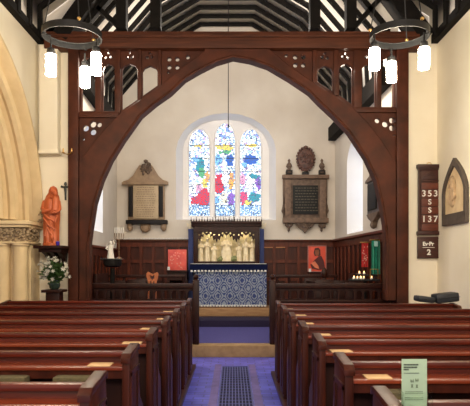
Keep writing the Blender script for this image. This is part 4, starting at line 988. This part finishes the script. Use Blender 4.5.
# arched plaque on the right wall
pl=thing('arched_plaque',(NR,7.9,2.06),'pointed arch relief plaque with dark frame on right nave wall','plaque')
def gothic(y0,y1,z0,zs,zt,n=8):
    c=(y0+y1)/2; w_=y1-y0; pts=[(y0,z0),(y1,z0),(y1,zs)]
    for i in range(1,n+1):
        t_=i/n; pts.append((y1-(w_/2)*(1-math.cos(t_*PI/2))**1.0*1.0 if False else y1-(w_/2)*t_**1.55, zs+(zt-zs)*t_**.92))
    for i in range(n-1,-1,-1):
        t_=i/n; pts.append((y0+(w_/2)*t_**1.55, zs+(zt-zs)*t_**.92))
    return pts
og=gothic(7.46,8.30,2.06,2.52,3.0); ig=gothic(7.525,8.235,2.21,2.51,2.90)
plate('frame',[og,ig],NR-.02,.05,mat('grey_oak_frame',(.10,.075,.06),(.06,.045,.035),.6,10),pl,plane='YZ',bevel=.006)
plate('relief_ground',[ig],NR-.012,.02,mat('gilt_relief',(.78,.60,.36),(.64,.46,.26),.5,9),pl,plane='YZ')
MB().box(NR-.05,NR-.02,7.54,8.22,2.10,2.2,.004).build('title_strip', mat('black_strip',(.03,.025,.02),None,.4), pl)
q=MB(); q.ball((NR-.035,7.96,2.64),.02,.07,.09,2); q.ball((NR-.03,7.96,2.46),.02,.12,.16,2); q.tube([(NR-.03,7.96+.12*math.cos(a*PI/8),2.64+.12*math.sin(a*PI/8)) for a in range(16)],.008,6,closed=True)
q.tube([(NR-.03,7.9,2.5),(NR-.045,7.82,2.45),(NR-.045,7.9,2.4)],[.025,.02,.015],6)
q.build('carved_bust', mat('gilt_relief2',(.70,.50,.30),(.48,.32,.18),.5,14), pl)

# ------------------------------------------------------------------ pews
zt=1.0
def make_pew(sgn, xin, xout, yf, label, group):
    """yf: east (far) corner of the bench end top"""
    t=thing('pew',(sgn*xin,yf,0.0),label,'pew',group)
    def bx(a,b,*r,**k):
        x0,x1=sorted((sgn*a,sgn*b)); return MB().box(x0,x1,*r,**k)
    # bench end: slab with shaped top and a raised field
    y0=yf-.28
    pf=[(y0,.05),(y0,.955),(y0+.02,.98),(yf-.02,1.005),(yf,.99),(yf+.01,.86),(yf+.06,.70),(yf+.17,.62),(yf+.19,.56),(yf+.19,.05)]
    x0,x1=sorted((sgn*xin,sgn*(xin+.042)))
    q=MB(); q.prism(pf,x0,x1,'X',.007); be=q.build('bench_end', pewend, t)
    x0,x1=sorted((sgn*(xin-.006),sgn*(xin+.048)))
    q=MB(); q.prism([(y0-.012,.955),(y0-.012,.985),(y0+.02,1.008),(yf-.02,1.030),(yf+.015,1.020),(yf+.015,.985),(yf-.02,1.0),(y0+.02,.975)],x0,x1,'X',.006); q.build('end_capping', pewend, be)
    x0,x1=sorted((sgn*(xin-.008),sgn*xin))
    q=MB(); 
    for (a,b,c,d) in ((y0+.02,y0+.05,.12,.90),(yf-.05,yf-.02,.12,.90),(y0+.02,yf-.02,.88,.91),(y0+.02,yf-.02,.10,.14)): q.box(x0,x1,a,b,c,d)
    q.build('end_beading', pewend, be)
    a,b=xin+.042,xout
    yr=yf-.13
    q=bx(a,b,yr-.025,yr+.03,.965,1.0,bev=.014); q.build('top_rail', pewwood, t)
    q=MB(); x0,x1=sorted((sgn*a,sgn*b)); q.prism([(yr+.0,.97),(yr+.02,.97),(yr-.05+.03,.46),(yr-.05,.46)],x0,x1,'X'); q.build('backrest', pewwood, t)
    q=bx(a,b,yr-.145,yr,.915,.935,bev=.005); q.build('book_ledge', mat('lighter_ledge_wood',(.22,.040,.014),(.12,.018,.006),.3,5,(.35,2,6),spec=.45), t)  # lighter, glossier brown than the pew backs
    q=bx(a,b,yr-.135,yr-.12,.87,.915); q.build('ledge_apron', pewend, t)
    q=bx(a,b,yr-.04,yr+.36,.44,.475,bev=.008); q.build('seat', pewwood, t)
    q=bx(a,b,yr+.27,yr+.29,.10,.44); q.build('seat_front', pewend, t)
    q=bx(a,b,yr-.062,yr-.045,.06,.912); q.build('back_lower_panel', mat('painted_shade_oak',(.030,.008,.005),(.014,.004,.003),.55,5,(3,3,.6),spec=.2), t)  # oak darkened to paint the shade under the ledge
    if sgn>0 or xout<3: 
        x0,x1=sorted((sgn*b,sgn*(b+.05))); q=MB(); q.prism(pf,x0,x1,'X',.007); q.build('bench_end', pewend, t)
    return t
xL=.56; xR=.54
yL=[2.43+.83*k for k in range(7)]; yR=[2.13+.80*k for k in range(7)]
ordn=['nearest','second','third','fourth','fifth','sixth','farthest']
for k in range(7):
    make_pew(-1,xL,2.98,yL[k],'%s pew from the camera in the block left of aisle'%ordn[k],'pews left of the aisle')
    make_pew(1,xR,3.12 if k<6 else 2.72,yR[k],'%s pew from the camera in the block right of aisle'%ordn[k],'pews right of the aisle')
# raised wooden platforms under the pews
struct(MB().box(-2.99,-.53,1.6,7.9,0,.05,.008).build('trim_3', pewend))
struct(MB().box(.51,3.19,1.5,7.4,0,.05,.008).build('trim_4', pewend))
# paper sheets lying on the book ledges
for sgn,ys,xi,dx0 in ((-1,yL,xL,(.12,.36)),(1,yR,xR,(.12,.34))):
    for k in range(7 if sgn<0 else 7):
        if k==0: continue
        y=ys[k]-.13
        a=xi+.08+(.03 if k%2 else .0); x0,x1=sorted((sgn*a,sgn*(a+.115+.01*(k%3))))
        tag(MB().box(x0,x1,y-.135,y-.035,.9355,.9415,.0015,rotz=.05*((k*7)%3-1)).build('paper_sheet', paper),'tan paper sheet on the book ledge of %s pew %s of aisle'%(ordn[k],'left' if sgn<0 else 'right'),'paper','paper sheets on the pew ledges')
# kneelers hung on the back of near pews (under the ledge)
def kneeler(x0,x1,y,z,label):
    t=thing('kneeler',((x0+x1)/2,y,z-.11),label,'kneeler','tapestry kneelers on the near pews')
    MB().box(x0,x1,y-.045,y+.045,z-.11,z,.02).build('cushion', kneel, t)
for sgn,y_,xs in ((-1,yL[1],((1.27,1.0),(.72,.98-.24))),(1,yR[1],((.72,1.0),(1.15,1.45)))):
    yy=y_-.13-.10
kneeler(-1.42,-1.10,2.95,.895,'olive kneeler hung on second left pew, further from the aisle')
kneeler(-.96,-.76,2.95,.895,'olive kneeler hung on second left pew, nearer the aisle')
kneeler(.68,.92,2.62,.895,'olive kneeler hung on second right pew behind the green leaflet')

# green leaflet in perspex holder on nearest right pew
lf=thing('leaflet',(.635,1.90,.937),'pale green folded leaflet standing in clear holder on nearest right pew','leaflet')
lg=mat('pale_green_paper',(.30,.42,.28),(.28,.39,.26),.6,9)
DL=1.9
def LX(u): return PX(390+u/7.24,DL)
def LZ(v): return PZ(350+v/7.24,DL)
MB().box(LX(88),LX(272),1.905,1.908,.945,LZ(68),.0008).build('cover', lg, lf)
q=MB()
for v,u0,u1 in ((108,102,208),(127,102,200),(143,102,138)):
    u=u0
    while u<u1: l=random.uniform(5,10); q.box(LX(u),LX(min(u+l,u1)),1.9035,1.905,LZ(v+5),LZ(v-5)); u+=l+2.5
u=104
while u<214: l=random.uniform(4,8); q.box(LX(u),LX(min(u+l,214)),1.9035,1.905,LZ(171),LZ(167)); u+=l+2
q.build('lettering', ink, lf)
q=MB()
for (cx,cz_) in ((163,228),(198,222)):
    for s in (-1,1): q.prism([(LX(cx),LZ(cz_)),(LX(cx+s*9),LZ(cz_-16)),(LX(cx+s*13),LZ(cz_+2)),(LX(cx+s*6),LZ(cz_+12))],1.9035,1.905,'Y')
for (cx,cz_) in ((163,262),(198,264)): q.prism([(LX(cx-8),LZ(cz_-12)),(LX(cx+8),LZ(cz_-12)),(LX(cx+5),LZ(cz_)),(LX(cx+9),LZ(cz_+12)),(LX(cx-9),LZ(cz_+12)),(LX(cx-5),LZ(cz_))],1.9035,1.905,'Y')
for v in (303,316,348,362):
    u=112
    while u<240: l=random.uniform(4,9); q.box(LX(u),LX(u+l),1.9037,1.905,LZ(v+2),LZ(v-2)); u+=l+3
q.build('emblem', mat('grey_print',(.12,.17,.10),None,.7), lf)
gm=bpy.data.materials.new('clear_perspex'); gm.use_nodes=True; b=gm.node_tree.nodes['Principled BSDF']; b.inputs['Transmission Weight'].default_value=1; b.inputs['Roughness'].default_value=.05; b.inputs['IOR'].default_value=1.05; b.inputs['Base Color'].default_value=(.93,.97,.93,1); MATS['clear_perspex']=gm
q=MB(); q.box(LX(84),LX(300),1.885,1.887,.938,LZ(300)); q.box(LX(84),LX(300),1.93,1.932,.938,LZ(240)); q.box(LX(84),LX(86),1.885,1.932,.938,LZ(300)); q.box(LX(298),LX(300),1.885,1.932,.938,LZ(300)); q.box(LX(84),LX(300),1.885,1.932,.936,.939)
q.build('holder', gm, lf)
# nearest right pew ledge continues to the leaflet: small shelf board
# black bags on the farthest right pew
yr=yR[6]-.13
for (a,b,z0,hh,rot,lab) in ((417,434,.0,.075,.12,'flat black hymn book bag lying left of the other on far right pew'),(435,458,.0,.115,-.10,'thicker black padded bag lying right of the other on far right pew')):
    y_=yr+.01; x0,x1=PX(a,y_),PX(b,y_); z=1.012
    t=thing('black_bag',((x0+x1)/2,y_,z),lab,'bag')
    M=Matrix.Translation(((x0+x1)/2,y_+.05,z+hh/2))@Matrix.Rotation(rot,4,'Y')@Matrix.Translation((-(x0+x1)/2,-y_-.05,-z-hh/2))
    q=MB(); q.box(x0,x1,y_-.06,y_+.16,z,z+hh,.03,M=M); q.build('body', leather, t)
    q=MB(); q.box(x0-.002,x1+.002,y_-.063,y_-.055,z+hh*.48,z+hh*.54,M=M); q.build('seam', darkiron, t)

# ------------------------------------------------------------------ pendant lamps
tube_m=emat('lamp_glass',(1.0,.88,.66),LAMP_E)
def chandelier(cx, cy, offs, label, zb):
    zr=PZ(35.5,5.85); R=.31
    t=thing('pendant_lamp',(cx,cy,zr-.5),label,'chandelier')
    n=40; q=MB(); A=[]
    for r_,z_ in ((R,zr-.03),(R,zr+.04),(R-.012,zr+.04),(R-.012,zr-.03)):
        A.append([q.bm.verts.new((cx+r_*math.cos(2*PI*k/n),cy+r_*math.sin(2*PI*k/n),z_)) for k in range(n)])
    for i in range(4):
        for k in range(n): q.bm.faces.new((A[i][k],A[i][(k+1)%n],A[(i+1)%4][(k+1)%n],A[(i+1)%4][k]))
    q.build('ring', darkiron, t)
    MB().tube([(cx+.285*math.cos(2*PI*k/n),cy+.285*math.sin(2*PI*k/n),zr+.03) for k in range(n)],.005,6,closed=True).build('inner_ring', darkiron, t)
    q=MB(); top=7.3
    for k in range(3):
        a=k*2*PI/3+.5+PI/6; q.tube([(cx+R*math.cos(a),cy+R*math.sin(a),zr+.05),(cx,cy,zr+1.6)],.006,5)
    q.tube([(cx,cy,zr+1.6),(cx,cy,6.4 if abs(cx)>1.7 else 6.6)],.008,6)
    q.build('suspension_rods', darkiron, t)
    for k in range(3): a=k*2*PI/3+.5+PI/6; MB().ball((cx+R*math.cos(a),cy+R*math.sin(a),zr+.06),.020).build('brass_knob', brass, t)
    for dx,dy in offs:
        x,y=cx+dx,cy+dy; a=math.atan2(dy,dx); ztop=zb+.235
        h=MB(); h.lathe([(.040,0),(.045,.02),(.038,.06),(.012,.075),(.008,.16)],(x,y,ztop),12); h.tube([(x,y,zr-.04),(cx+R*math.cos(a),cy+R*math.sin(a),zr-.04)],.008,6)
        h.build('lamp_holder', darkiron, t)
        MB().lathe([(.050,0),(.054,.006),(.054,.210),(.046,.218)],(x,y,zb+.015),16).build('lamp_shade', tube_m, t)
chandelier(-1.71,5.85,((-.193,-.10),(.29,-.14),(.06,.28)),'left iron ring pendant with three glowing lamp tubes',3.445)
chandelier(1.77,5.85,((-.296,-.12),(-.007,.27),(.213,-.14)),'right iron ring pendant with three glowing lamp tubes',3.50)
